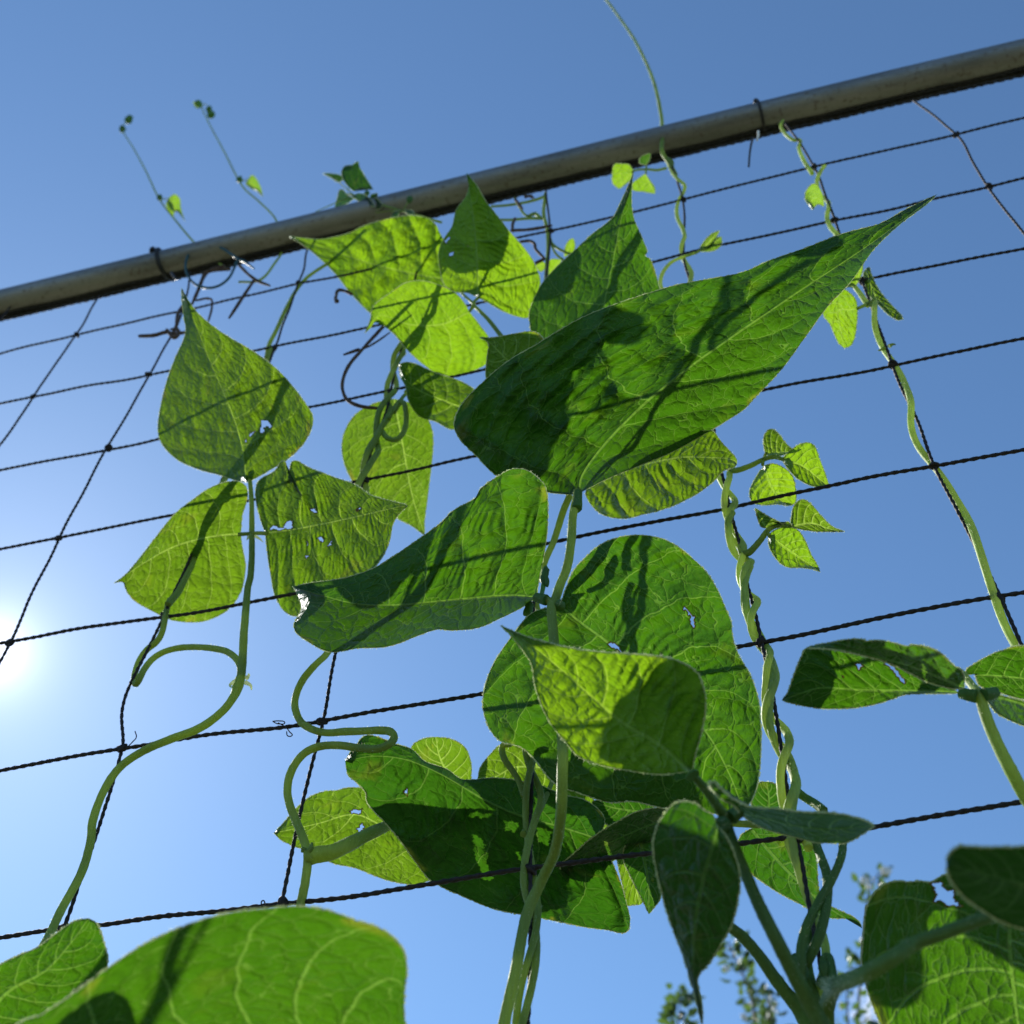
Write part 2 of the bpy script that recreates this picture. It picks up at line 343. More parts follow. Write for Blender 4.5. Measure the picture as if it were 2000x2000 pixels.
# ------------------------------------------------------------------ pole
def pole_pts(n=120):
    ctr = np.array([[-60, 608], [0, 594.5], [500, 473.5], [1000, 350.5], [1300, 276], [1650, 191], [2000, 109], [2080, 91]], float)
    c = crom(ctr, n); return at(c[:, 0], c[:, 1], 0.0)
pp = pole_pts(); dA = pp[0] - pp[10]; dA /= np.linalg.norm(dA); dB = pp[-1] - pp[-11]; dB /= np.linalg.norm(dB)
pp = np.vstack([pp[0] + dA * np.linspace(2.2, .02, 30)[:, None], pp, pp[-1] + dB * np.linspace(.02, 2.2, 30)[:, None]])
PR = 0.0128
root = thing('trellis_pole', 'long grey galvanised metal pole sloping across the sky above the net', 'pole')
mesh_obj('pole', tube(MB(), pp, PR, 48), POLE, root)
for bx, by in ((1767, 146),):
    c = at(bx, by, PR + .0005); blob_m = blob(MB(), c, .0022, seed=3, sc=(.6, .6, 1.6)); mesh_obj('rust_spot', blob_m, TWIG, root)

# ------------------------------------------------------------------ net
KN = {(0,0):(150,654),(0,2):(583,554),(0,4):(1076,451),(0,5):(1335,389),(0,6):(1590,326),(0,7):(1867,263),(1,0):(64,774),(1,1):(290,731),(1,2):(536,680),(1,5):(1337,498),
      (1,6):(1630,430),(1,7):(1932,364),(2,1):(212,875),(2,3):(762,765),(2,6):(1684,549),(3,1):(114,1051),(3,3):(713,937),(3,6):(1744,712),(4,1):(19,1255),(4,2):(320,1204),
      (4,5):(1425,990),(4,6):(1824,910),(5,2):(239,1461),(5,3):(629,1409),(5,5):(1485,1253),(5,6):(1954,1169),(6,2):(123,1813),(6,3):(552,1764),(6,4):(1037,1698),(6,5):(1560,1637)}
TOPS = {0: (193, 578), 1: (372, 533), 2: (603, 480), 3: (835, 424), 4: (1066, 372), 5: (1300, 306), 6: (1533, 242), 7: (1782, 196)}
def gproj(i, j):
    q = RT @ (np.array([(j - 4) * CELL, (3 - i) * CELL * ASP, 0]) - CN)
    return np.array([1000 + F * q[0] / -q[2], 1000 - F * q[1] / -q[2]])
RES = {k: np.array(v) - gproj(*k) for k, v in KN.items()}
def knot(i, j):
    if (i, j) in KN: return np.array(KN[i, j], float)
    ws = np.array([1 / ((k[0] - i)**2 + (k[1] - j)**2)**1.5 for k in RES]); rs = np.array(list(RES.values()))
    far = max(0, i - 6, -j, j - 7); return gproj(i, j) + (ws[:, None] * rs).sum(0) / ws.sum() * (0.6**far)
NR, J0, J1 = 9, -2, 10
def netpt(i, j):
    k = knot(i, j)
    if i <= 6 and -1 <= j <= 8: return at(k[0], k[1], 0.0)
    return W(np.array([(j - 4) * CELL, (3 - i) * CELL * ASP, 0]))
GRID = {(i, j): netpt(i, j) for i in range(NR) for j in range(J0, J1 + 1)}
net = thing('trellis_net', 'black twisted twine plant netting with square mesh hung under the pole', 'net')
CR = 0.00086
def rope(pts, n, r=CR, seed=0, pitch=.0075):
    p = crom(pts, n); s = np.linspace(0, len(pts) * 1.9, n)
    p = p + np.stack([noise1(s, seed + k, .0006) for k in range(3)], 1)
    return p
for i in range(NR):
    p = rope([GRID[i, j] for j in range(J0, J1 + 1)], 1500, seed=i * 5); hc = tube(MB(), p, CR * (1.0 + .08 * (i > 3)), 9, lobes=2, lobe_amp=.17, pitch=.0046, jit=.05, seed=i)
    o = mesh_obj('horizontal_cord', hc, CORD, net)
    for j in range(J0, J1 + 1):
        kb = MB(); c = GRID[i, j]; blob(kb, c, .0021, seed=i * 31 + j, amp=.16, sc=(1.15, .9, .9))
        a = rng.normal(size=3); a /= np.linalg.norm(a); t2 = np.linspace(0, 2 * np.pi, 18)
        e1 = np.cross(a, [0, 0, 1.]); e1 /= np.linalg.norm(e1); e2 = np.cross(a, e1)
        tube(kb, c + .0020 * (np.cos(t2)[:, None] * e1 + np.sin(t2)[:, None] * e2), .0009, 7, caps=False)
        mesh_obj('knot', kb, CORD, o)
COLP = {}
MIDS = {(2, 4): [(261, 1327), (240, 1388)]}
for j in range(J0, J1 + 1):
    pts = []
    if j in TOPS: pts.append(at(*TOPS[j], .004))
    else:
        a = GRID[0, j]; d = pp - a; k = np.argmin((d[:, :1]**2).sum(1)); pts.append(pp[k] + [0, 0, -PR])
    for i in range(NR):
        pts.append(GRID[i, j])
        for m in MIDS.get((j, i), []): pts.append(at(m[0], m[1], 0))
    last = pts[-1]; COLP[j] = pts
    p = rope(pts, 1300, seed=100 + j * 7)
    mesh_obj('vertical_cord', tube(MB(), p, CR * .92, 9, lobes=2, lobe_amp=.17, pitch=.0046, jit=.05, seed=50 + j), CORD, net)
# selvedge twine laced along the lower front of the pole
k0, k1 = 10, len(pp) - 10; s = np.linspace(0, 1, 1400); base = np.stack([np.interp(s, np.linspace(0, 1, k1 - k0), pp[k0:k1, k]) for k in range(3)], 1)
tocam = cw - base; tocam /= np.linalg.norm(tocam, axis=1)[:, None]; tdir = np.gradient(base, axis=0); tdir /= np.linalg.norm(tdir, axis=1)[:, None]
dn = np.cross(tocam, tdir); dn *= np.sign(-dn[:, 2:3]); dn /= np.linalg.norm(dn, axis=1)[:, None]; fw = np.cross(tdir, dn); fw *= np.sign((fw * tocam).sum(1))[:, None]
sel = MB()
for k, (ang, rr) in enumerate(((56, .0021), (71, .0020), (42, .0011))):
    a = math.radians(ang) + noise1(s * 60, 70 + k, .035)
    tube(sel, base + (PR + .0012) * (np.sin(a)[:, None] * dn + np.cos(a)[:, None] * fw), rr, 8, lobes=2, lobe_amp=.14, pitch=.007, jit=.08, seed=k)
mesh_obj('selvedge_cord', sel, RUBBER, net)
for st in ('H 690,850 715,825 735,800 728,768', 'H 1470,715 1500,712 1535,722 1500,728 1475,718', 'H 1500,722 1540,745 1560,770 1575,790 1550,792 1545,770', 'L 1095,150 1097,130 1107,128 1112,150'):
    p = P(st); c = crom(p, 40); mesh_obj('frayed_thread', tube(MB(), at(c[:, 0], c[:, 1], .002), .00028, 5), CORD, net)

# ------------------------------------------------------------------ leaf builder
def leaflet(parent, material, base, tip, mid, L, R, d=0.0, tx=0, ty=0, fl=0.0, fr=0.0, bend=0.0, tipd=0.0, puck=1.0, holes=(), res=1, wav=1.0, mb=None, rim=True, uvs=1.0, nsec=NSEC, seed=[0]):
    """outline from base to tip on both sides; the surface stands on its own plane through the base (tilts tx, ty),
    with folds fl / fr of either half, a bend along the midrib, puckering between the veins and a wavy margin"""
    seed[0] += 1; sd_ = seed[0] * 13
    base = P(base)[0][:2]; tip = P(tip)[0][:2]; mid = P(mid) if mid else []; L = P(L); R = P(R)
    ns, nh = int(84 * res), int(34 * res)
    M = crom([base] + mid + [tip], ns)
    dl = crom([base] + L + [tip], ns); dr = crom([base] + R + [tip], ns)
    jl = noise1(np.linspace(0, 26, ns), sd_, .9) * np.sin(np.linspace(0, np.pi, ns)); 
    t = np.linspace(-1, 1, 2 * nh + 1); s = np.linspace(0, 1, ns)
    Sg, Tg = np.meshgrid(s, t, indexing='ij'); A = np.abs(Tg)
    E = np.where(Tg[..., None] < 0, dl[:, None], dr[:, None])
    px = M[:, None] + (E - M[:, None]) * A[..., None]
    u, v = uvdir(px[..., 0], px[..., 1])
    u0, v0 = uvdir(*base); z0 = netz(*base) - d
    a, b = math.tan(math.radians(tx)), math.tan(math.radians(ty))
    z = (z0 - a * u0 * z0 - b * v0 * z0) / (1 - a * u - b * v)
    # metric sizes
    e3 = np.stack([u * z, v * z, z], -1)
    length = np.linalg.norm(np.diff(e3[:, nh], axis=0), axis=1).sum()
    hw = np.where(Tg < 0, np.linalg.norm(e3[:, 0] - e3[:, nh], axis=1)[:, None], np.linalg.norm(e3[:, -1] - e3[:, nh], axis=1)[:, None])
    W0 = max(hw.max(), 1e-4)
    z = z + np.where(Tg < 0, fl, fr) * W0 * A**1.3 * 2 + bend * length * (Sg - .0)**2 + tipd * length * np.clip((Sg - .75) / .25, 0, 1)**2
    # puckering follows the same vein phase as the shader
    mx, my = Sg * length * 100, Tg * hw * 100
    nz_ = noise2(mx * 1.3, my * 1.3, sd_)
    ph = Sg * NSEC - 1.75 * A**1.25 + .27 * np.sign(Tg) + .06 * nz_
    edge = np.clip(hw / W0, 0, 1)
    quilt = np.abs(np.sin(np.pi * (ph - .5)))**.75
    amp = .17 * puck * length / NSEC
    z = z + amp * (quilt - .6) * (1 - .35 * A) * np.clip(A * 5, 0, 1) * edge
    lad = np.sin(2 * np.pi * (mx / .36 - 1.1 * my * np.sign(Tg) / 1.6 + .55 * noise2(mx * 1.8, my * 1.8, sd_ + 5))) * np.clip(.55 + .8 * noise2(mx * 2.6, my * 2.6, sd_ + 6), 0, 1.3)
    z = z + .00042 * min(1.3, length / .07) * min(puck, 1.15 if 'mature' in material.name else 1.9) * lad * edge * np.clip(A * 6, 0, 1) * np.clip((1.02 - A) * 6, 0, 1)
    z = z + amp * .13 * noise2(mx * 5.0, my * 5.0, sd_ + 1) * edge * np.clip(A * 4, 0, 1)
    z = z + amp * .28 * min(puck, 1.2) / puck * noise2(mx * 2.2, my * 2.2, sd_ + 2) * edge
    z = z + .035 * wav * W0 * A**2 * (np.sin(Sg * 9 + sd_ + 2 * Tg) + .5 * np.sin(Sg * 21 + sd_ * 2 - 3 * Tg)) * edge
    z = z + .03 * W0 * (1 - np.clip(A * 5, 0, 1)) * np.clip(Sg * 4, 0, 1) * -1 * (1 - Sg)
    vw = c2w(u, v, z); nt_ = 2 * nh + 1
    idx = np.arange(ns * nt_).reshape(ns, nt_)
    f = np.stack([idx[:-1, :-1], idx[:-1, 1:], idx[1:, 1:], idx[1:, :-1]], -1).reshape(-1, 4)
    if len(holes):
        pc = px.reshape(-1, 2)[f].mean(1); keep = np.ones(len(f), bool)
        for h in holes:
            hp = np.array(P(h)); x, y = pc[:, 0] + noise1(pc[:, 1] * .25, sd_, 1.2), pc[:, 1] + noise1(pc[:, 0] * .25, sd_ + 4, 1.2); ins = np.zeros(len(pc), bool)
            for k in range(len(hp)):
                x1, y1 = hp[k]; x2, y2 = hp[k - 1]
                c = ((y1 > y) != (y2 > y)) & (x < (x2 - x1) * (y - y1) / (y2 - y1 + 1e-9) + x1); ins ^= c
            keep &= ~ins
        f0 = f; f = f[keep]
        ed = np.sort(np.concatenate([f[:, [0, 1]], f[:, [1, 2]], f[:, [2, 3]], f[:, [3, 0]]]), axis=1); key = ed[:, 0] * (ns * nt_) + ed[:, 1]; ku, kc = np.unique(key, return_counts=True)
        bk = ku[kc == 1]; ea, eb = bk // (ns * nt_), bk % (ns * nt_)
        inner = (ea % nt_ > 0) & (ea % nt_ < nt_ - 1) & (ea // nt_ > 0) & (ea // nt_ < ns - 1) & (eb % nt_ > 0) & (eb % nt_ < nt_ - 1)
        hole_e = (ea[inner], eb[inner])
    if not len(holes): hole_e = ((), ())
    uv = np.stack([Sg, Tg, mx * uvs + sd_ * 3.7, my * uvs + sd_ * 1.3, hw * 100, 0 * Sg + length * 100], -1).reshape(-1, 6)
    own = mb is None
    if own: mb = MB()
    mb.add(vw.reshape(-1, 3), f, 0, uv)
    if rim:
        g = np.random.default_rng(sd_)
        for eidx in (0, -1):
            e = vw[:, eidx]; ee = crom(e[::2], ns * 2)
            ee = ee + g.normal(size=ee.shape) * .00010
            tube(mb, ee, .00024 * np.clip(g.lognormal(0, .35, len(ee)), .4, 1.9) * np.r_[np.linspace(.3, 1, 10), np.ones(len(ee) - 20), np.linspace(1, .3, 10)], 5, mi=1, caps=False)
            hairs(mb, ee, .0001, dens=3800, ln=.0008, wd=.00008)
    fl_ = vw.reshape(-1, 3)
    for i_, j_ in zip(*hole_e): tube(mb, np.stack([fl_[i_], fl_[j_]]), .00022, 5, mi=2, caps=False)
    if own: return mesh_obj('leaflet', mb, [material, RIM, EDGE], parent)
def stem_path(st, n=None, dd=0.0):
    p = P(st); last = dd; pts = []
    for q in p:
        if len(q) > 2: last = q[2]
        pts.append([q[0], q[1], last])
    pts = np.array(pts); n = n or max(30, int(np.linalg.norm(np.diff(pts[:, :2], axis=0), axis=1).sum() / 6))
    c = crom(pts * [1, 1, 2000], n) / [1, 1, 2000]
    return at(c[:, 0], c[:, 1], c[:, 2]), c
def stem(mb, st, r0, r1=None, dd=0.0, n=None, seg=12, jit=.02, nodes=()):
    p, c = stem_path(st, n, dd); r1 = r1 or r0
    r = np.linspace(r0, r1, len(p)) * (1 + noise1(np.linspace(0, len(p) / 6, len(p)), len(p), .015))
    for (k, amp, wd) in nodes: r = r * (1 + amp * np.exp(-((np.linspace(0, 1, len(p)) - k) / wd)**2))
    tube(mb, p, r, max(seg, 8), jit=jit, seed=len(p), lobes=5 if seg > 10 else 0, lobe_amp=.06, pitch=.05); hairs(mb, p, r); return p
def leaf(parent, st, r0=.0013, r1=.0010, dd=0.0, material=None, extra=()):
    """a leaf: its petiole mesh (children: leaflets)"""
    mb = MB(); stem(mb, st, r0, r1, dd)
    for e in extra: stem(mb, e[0], e[1], e[2] if len(e) > 2 else e[1], e[3] if len(e) > 3 else dd)
    return mesh_obj('leaf', mb, material or SM, parent)
def colpath(j, a, b, n):
    """point along a vertical cord between row values a and b (-0.5 = pole)"""
    pts = COLP[j]; dense = crom(pts, 2400)
    keys = []; 
    for i in range(NR): keys.append(np.argmin(((dense - GRID[i, j])**2).sum(1)))
    rows = np.r_[-.5, np.arange(NR)]; ks = np.r_[0, keys]
    kk = np.interp(np.linspace(a, b, n), rows, ks)
    return np.stack([np.interp(kk, np.arange(2400), dense[:, c]) for c in range(3)], 1)
def wind(mb, j, a, b, turns, R, r0, r1, phase=0.0, n=None, hook=True):
    n = n or int(abs(b - a) * 60) + 20
    p = colpath(j, a, b, n); t = np.gradient(p, axis=0); t /= np.linalg.norm(t, axis=1)[:, None]
    e1 = np.cross(t, [0, 1., 0]); e1 /= np.linalg.norm(e1, axis=1)[:, None]; e2 = np.cross(t, e1)
    s = np.linspace(0, 1, n); ang = phase + 2 * np.pi * turns * (s + .02 * noise1(s * 9, int(j * 7 + turns * 3)))
    RR = R * (1 + .12 * noise1(s * 14, int(turns * 9) + j)) 
    q = p + RR[:, None] * (np.cos(ang)[:, None] * e1 + np.sin(ang)[:, None] * e2)
    rr = np.linspace(r0, r1, n) * (1 + noise1(s * 30, j, .02)); tube(mb, q, rr, 15, jit=.015, seed=j, lobes=5, lobe_amp=.06, pitch=.05); hairs(mb, q, rr); return q

# ================================================================== bean plants
GRP = 'bean vines climbing the net'
def plant(label): return thing('bean_plant', label, 'bean vine', group=GRP)

# ---- vine on the left cord: big S stem, three-part leaf with chewed holes
pc = plant('left bean vine with a long S-shaped stem and a hole-chewed three-part leaf')
sb = MB()
stem(sb, 'L 60,760,.05 H 130,2120,.04 250,1900,.02 330,1730,.008 440,1530,.004 490,1350,.005 500,1250,.007 560,1090,.01 650,960,.012 780,870,.014 920,810,.016 1080,750,.018 1200,660,.02 1265,570,.021 1297,480,.022', .0017, .0019, nodes=((.985, .35, .02),))
stem(sb, 'H 1300,470,.022 1290,405,.022 1262,365,.021 1200,330,.018 1060,315,.012 930,325,.008 840,365,.006 780,430,.006 745,500,.005 728,512,-.002 722,480,-.005 745,400,-.005 790,330,-.003 845,285,.0 875,230,.003 888,170,.004 896,120,.0 915,60,-.003', .0016, .0016)
wind(sb, 2, 3.93, 1.0, 2.6, .0026, .0019, .0015, phase=2.2)
stem(sb, 'A 1435,1932,-.003 1450,1860,-.003 1490,1780,.004 1530,1690,.002 1560,1630,-.002 1600,1560,-.003 1650,1500,.0 1720,1450,.003 1800,1400,.004 1890,1330,.004', .0016, .0012)
mesh_obj('stem', sb, SM, pc)
g = MB(); 
for a in ('H 1265,500,.024 1240,518,.027 1246,530,.03', 'H 1325,505,.022 1350,520,.022 1356,545,.02', 'H 1330,480,.022 1342,465,.02 1338,458,.02'): stem(g, a, .0011, .0003)
for a in ('E 850,1478,.03 838,1500,.03', 'E 890,1478,.03 915,1495,.03 932,1512,.03'): stem(g, a, .0009, .0002)
mesh_obj('stipule', g, RIM, pc)
lf = leaf(pc, 'H 1297,480,.022 1308,380,.024 1318,200,.028 1335,0,.03 E 862,1700,.03 868,1460,.03 866,1300,.03 858,1170,.03 845,1120,.03', .0021, .0013,
          extra=[('E 790,1468,.032 830,1465,.031 900,1460,.031 960,1462,.032', .0011, .0011)])
leaflet(lf, LS, 'E 835,1165', 'E 458,35', 'E 810,960 750,760 640,500 540,250', 'E 760,1150 700,1128 560,1090 430,1030 345,940 322,860 335,740 370,590 420,450 482,300 472,200 460,100',
        'E 880,1145 980,1090 1070,1035 1160,950 1215,850 1220,780 1180,710 1090,590 980,480 850,390 700,300 560,190 500,110', d=.03, tx=-45, ty=-8, fl=.10, fr=.03, puck=1.8, res=1.8,
        holes=['E 915,800 960,812 992,835 978,850 945,845 928,880 905,872 925,835', 'E 850,880 885,865 882,885 855,897', 'E 820,925 838,915 836,930 825,940'])
leaflet(lf, LS, 'E 803,1467', 'E 68,1750', 'E 700,1472 560,1495 400,1545 230,1640', 'E 812,1540 830,1640 824,1720 800,1810 731,1902 640,1955 547,1977 407,1966 310,1923 181,1848 135,1785 120,1745',
        'E 812,1360 843,1240 825,1180 760,1158 640,1190 520,1270 420,1350 320,1470 220,1600 130,1705', d=.012, tx=-6, ty=-22, fl=.03, fr=.04, puck=1.3, res=1.4)
leaflet(lf, LS, 'E 945,1460', 'E 1778,1300', 'E 1150,1432 1450,1370 1700,1312', 'E 915,1370 890,1250 905,1160 1000,1100 1055,1042 1062,1130 1076,1160 1086,1095 1112,1040 1200,1080 1330,1130 1470,1180 1560,1240 1680,1275',
        'E 955,1560 980,1720 1005,1830 1078,1930 1200,1930 1400,1800 1580,1660 1660,1530 1690,1400 1735,1335', d=.024, tx=-47, ty=-4, fl=.05, fr=.02, puck=1.8, res=1.7,
        holes=['E 968,1427 1010,1418 1050,1432 1080,1385 1105,1385 1108,1427 1060,1440 970,1442', 'E 1205,1325 1240,1308 1250,1340 1225,1338', 'E 1250,1492 1280,1480 1282,1515 1262,1515', 'E 1305,1532 1332,1503 1325,1542', 'E 1165,1585 1197,1588 1185,1607', 'E 1475,1335 1495,1305 1508,1312 1485,1340', 'E 1180,1515 1192,1512 1190,1535'])
# two big lower leaves at the left foot of the picture
lf = leaf(pc, 'L -150,900,.03 100,860,.06 400,800,.10 640,740,.13 720,715,.14', .002, .0014)
leaflet(lf, LM, 'L 715,720', 'L 1760,800', 'L 950,735 1250,700 1550,740', 'L 640,668 500,690 300,720 120,720 60,660 180,600 300,520 450,410 620,300 780,230 950,180 1100,160 1250,150 1370,165 1480,205 1590,240 1660,290 1697,350 1705,430 1695,520 1700,640',
        'L 800,850 1000,960 1250,1010 1500,980 1680,900', d=.14, tx=8, ty=-12, fl=.03, fr=.05, puck=1.1, res=1.8, wav=.6, uvs=1.7)
lf = leaf(pc, 'L -150,900,.05 -130,780,.07 -100,700,.08', .002, .0014)
leaflet(lf, LM, 'L -100,700', 'L 372,200', 'L 20,520 190,420 300,300', 'L -160,640 -150,520 0,395 70,360 160,320 230,268 310,213', 'L 60,760 200,660 300,560 400,470 452,395 432,290 405,222', d=.085, tx=-10, ty=10, fl=.02, fr=.10, puck=1.0, res=1.3, uvs=1.5)
# its two tip shoots above the pole
def shoot(parent, st, buds, tufts, r0=.0011, r1=.0007):
    mb = MB(); stem(mb, st, r0, r1, n=90, seg=8)
    for b_ in tufts: stem(mb, b_, .0005, .0004, n=14, seg=6)
    o = mesh_obj('shoot', mb, SM, parent)
    for c, r in buds:
        q = P(c)[0]; bm = MB(); blob(bm, at(*q), r * 1.7, seed=int(q[0]), amp=.22, sc=(.8, .8, 1.3)); mesh_obj('bud', bm, SD, o)
    return o
sh1 = shoot(pc, 'A 1210,1440,-.01 1100,1360,-.03 1040,1300,-.03 940,1180,-.03 860,1075,-.03 790,930,-.03 720,800,-.03 672,725,-.03 655,690,-.03', [('A 660,695,-.03', .0030), ('A 690,648,-.03', .0036), ('A 700,635,-.03', .0026), ('A 862,1065,-.03', .0022)],
            ['A 655,690,-.03 670,668,-.03 690,655,-.03', 'A 865,1080,-.03 890,1072,-.03 920,1075,-.03'])
for a, b_, L_, R_ in (('A 905,1070', 'A 1000,1195', 'A 900,1110 925,1150 955,1140', 'A 940,1048 968,1070 975,1120 985,1160'), ('A 905,1075', 'A 935,1170', 'A 895,1100 910,1140', 'A 930,1100 938,1140')):
    leaflet(sh1, LY, a, b_, None, L_, R_, d=-.03, ty=20, fl=.25, fr=.25, res=.4)
sh2 = shoot(pc, 'A 1290,1520,-.01 1400,1510,.0 1480,1420,-.01 1520,1340,-.03 1490,1190,-.04 1400,1090,-.04 1320,1020,-.04 1280,960,-.04 1210,820,-.04 1140,690,-.04 1100,610,-.04 1085,570,-.04', [('A 1070,562,-.04', .0034), ('A 1125,590,-.04', .0028), ('A 1138,618,-.04', .0036), ('A 1290,970,-.04', .0022)],
            ['A 1085,570,-.04 1105,560,-.04 1125,585,-.04 1140,620,-.04', 'A 1290,980,-.04 1320,972,-.04 1340,965,-.04'])
leaflet(sh2, LY, 'A 1335,970', 'A 1418,1062', None, 'A 1325,990 1360,1020 1385,1030', 'A 1360,945 1385,970 1405,1010', d=-.04, ty=20, fl=.25, fr=.25, res=.4)
leaflet(sh2, LY, 'A 1070,575', 'A 1040,552', None, 'A 1060,580', 'A 1055,548', d=-.04, res=.3)

# ---- vine on the second cord: hairpin loops, big curled dark leaf
pd = plant('bean vine with hairpin-looped stem beside the big curled dark leaf low in the middle')
sb = MB()
stem(sb, 'I 160,1900,-.01 250,1500,-.004 285,1320,.0 310,1200,.003 325,1090,.005 325,1020,.006 305,950,.006 262,840,.006 215,720,.007 198,620,.008 225,500,.010 300,395,.012 400,347,.013 520,340,.015 650,358,.018 770,362,.02 845,330,.021 868,290,.02 850,258,.019 780,246,.017 680,250,.014 560,255,.01 440,262,.007 350,240,.005 280,190,.004 245,100,.004 H 1600,560,.004 1640,480,.005 1700,410,.005 1765,345,.004 S 668,1220,.002 700,1150,.0 712,1060,-.002 716,990,-.003', .0018, .0016, nodes=((.09, .3, .012),))
for q_ in ('I 335,1005,.01 348,985,.011 352,955,.011', 'I 300,1000,.01 290,985,.012'): stem(sb, q_, .0013, .0005, n=12)
wind(sb, 3, 3.15, .6, 3.2, .0031, .0019, .0016, phase=.4)
wind(sb, 3, 3.3, 1.2, 2.4, .0030, .0021, .0016, phase=2.9)
stem(sb, 'E 1690,760,.0 1740,700,.004 1762,760,.006 1758,850,.006 1710,915,.005 1650,905,.003 1625,870,.0', .0016, .0016)
stem(sb, 'E 1660,800,.002 1700,720,.002 1730,690,.0 1760,655,-.004 1800,640,-.01', .0013, .0011)
mesh_obj('stem', sb, SM, pd)
lf = leaf(pd, 'I 318,1050,.006 380,1030,.006 480,1010,.005 580,965,.0 720,895,-.018 850,835,-.05 1000,780,-.085', .0034, .0019)
LDk = LD
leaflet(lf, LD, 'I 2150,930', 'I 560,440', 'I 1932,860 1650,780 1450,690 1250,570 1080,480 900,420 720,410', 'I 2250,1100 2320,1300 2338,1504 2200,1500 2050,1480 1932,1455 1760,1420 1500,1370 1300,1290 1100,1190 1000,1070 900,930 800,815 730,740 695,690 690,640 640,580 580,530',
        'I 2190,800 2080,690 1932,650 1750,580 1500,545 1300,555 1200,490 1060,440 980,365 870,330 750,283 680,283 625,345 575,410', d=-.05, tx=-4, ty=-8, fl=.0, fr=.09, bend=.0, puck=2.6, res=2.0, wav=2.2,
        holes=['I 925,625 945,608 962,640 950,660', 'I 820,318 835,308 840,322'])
leaflet(lf, LS, 'I 1650,1050', 'I 112,890', 'I 1300,960 1000,920 800,850 620,775 400,830 220,870', 'I 1580,1200 1350,1270 1098,1190 1030,1215 930,1210 800,1180 620,1110 480,1080 350,1000 250,980 150,930',
        'I 1620,880 1450,710 1200,655 900,640 690,610 570,608 510,625 430,630 340,665 250,740 170,830', d=-.10, tx=-8, ty=-14, fl=.03, fr=.10, bend=.04, puck=1.0, res=1.8,
        holes=['I 585,757 620,741 665,745 662,768 600,772', 'I 632,858 668,832 680,850 668,897 650,890', 'I 700,862 745,856 735,868', 'I 1090,790 1140,810 1200,980 1240,1070 1170,1070 1110,950', 'I 1250,705 1350,725 1340,785 1262,772', 'I 1060,662 1180,668 1170,705 1070,698', 'I 1440,745 1540,775 1530,865 1450,835', 'I 1350,900 1380,905 1390,960 1360,950'])  # unseen right part and holes added to cast streaked shade on the front leaf
leaflet(lf, LS, 'I 1230,650', 'I 1130,287', 'I 1190,500 1150,400', 'I 1100,610 1000,480 975,390 985,340 1050,300', 'I 1330,620 1355,500 1345,420 1310,350 1230,302', d=-.085, tx=10, ty=10, puck=1.0)
lf2 = leaf(pd, 'B 2000,1560,.035 1860,1390,.04 1760,1260,.045 1670,1170,.05 1640,1135,.052 1680,1085,.054', .0017, .0010, extra=[('B 1640,1150,.052 1610,1195,.046', .0012, .0009), ('B 1640,1130,.052 1560,1060,.03 1500,980,.0', .0010, .0008)])
leaflet(lf2, LY, 'B 1480,960', 'B 240,622', 'B 1400,945 1200,910 900,840 680,770 450,690', 'B 1450,1060 1350,1200 1150,1290 980,1270 870,1210 720,1060 600,910 480,790 340,680', 'B 1470,850 1440,700 1390,605 1350,530 1290,485 1180,468 1080,475 940,505 800,552 700,600 500,645 350,637',
        d=-.005, tx=-40, ty=-12, fl=.03, fr=.05, puck=1.7, res=1.6)
leaflet(lf2, LY, 'B 1680,1090', 'B 1588,145', 'C 120,700 85,400', 'B 1600,1050 1500,1045 1420,985 1385,850 1380,740 1420,640 1480,550 1510,430 1590,310 1607,220', 'C 180,1110 300,1180 430,1230 510,1235 560,1120 600,970 580,890 540,800 450,680 360,580 300,500 190,360 120,240',
        d=.055, tx=-20, ty=5, fl=.08, fr=.02, puck=1.6, res=1.5, holes=['B 1425,665 1445,640 1470,625 1460,655 1435,685', 'B 1455,750 1490,735 1498,755 1470,775', 'B 1590,690 1600,688 1598,700'])
leaflet(lf2, LY, 'B 1610,1195', 'B 820,1355', 'B 1400,1290 1150,1290 930,1225', 'B 1700,1310 1770,1420 1760,1560 1640,1640 1500,1680 1370,1662 1250,1580 1150,1490 1050,1370 980,1310 915,1262 860,1320',
        'B 1560,1110 1500,1050 1400,1000 1250,960 1120,980 1000,1060 930,1110 880,1165 860,1260', d=.045, tx=-8, ty=10, fl=.02, fr=.03, puck=1.0, res=1.3)
lf3 = leaf(pd, 'B 1130,1800,-.012 1200,1720,-.02 1300,1700,-.03 1540,1760,-.03', .0013, .0010)
leaflet(lf3, LS, 'B 1640,1950', 'B 1075,1590', 'B 1400,1860 1220,1780 1120,1690', 'B 1500,2080 1350,2020 1230,1980 1150,1860 1130,1760 1090,1680', 'B 1700,1850 1620,1760 1500,1700 1400,1670 1300,1630 1200,1585 1130,1575', d=-.035, tx=20, ty=-40, fl=.2, fr=-.25, puck=1.4, res=1.2)
leaflet(lf3, LS, 'E 1690,680', 'E 1872,1476', 'E 1715,800 1745,960 1800,1250', 'E 1750,695 1830,720 1885,790 1917,880 1917,1000 1900,1150 1882,1300 1870,1400', 'E 1620,695 1560,715 1470,770 1410,860 1390,950 1400,1040 1440,1140 1500,1230 1560,1290 1650,1330 1720,1380 1790,1415', d=-.012, tx=-14, ty=34, fl=.03, fr=.02, puck=.7, res=1.2)
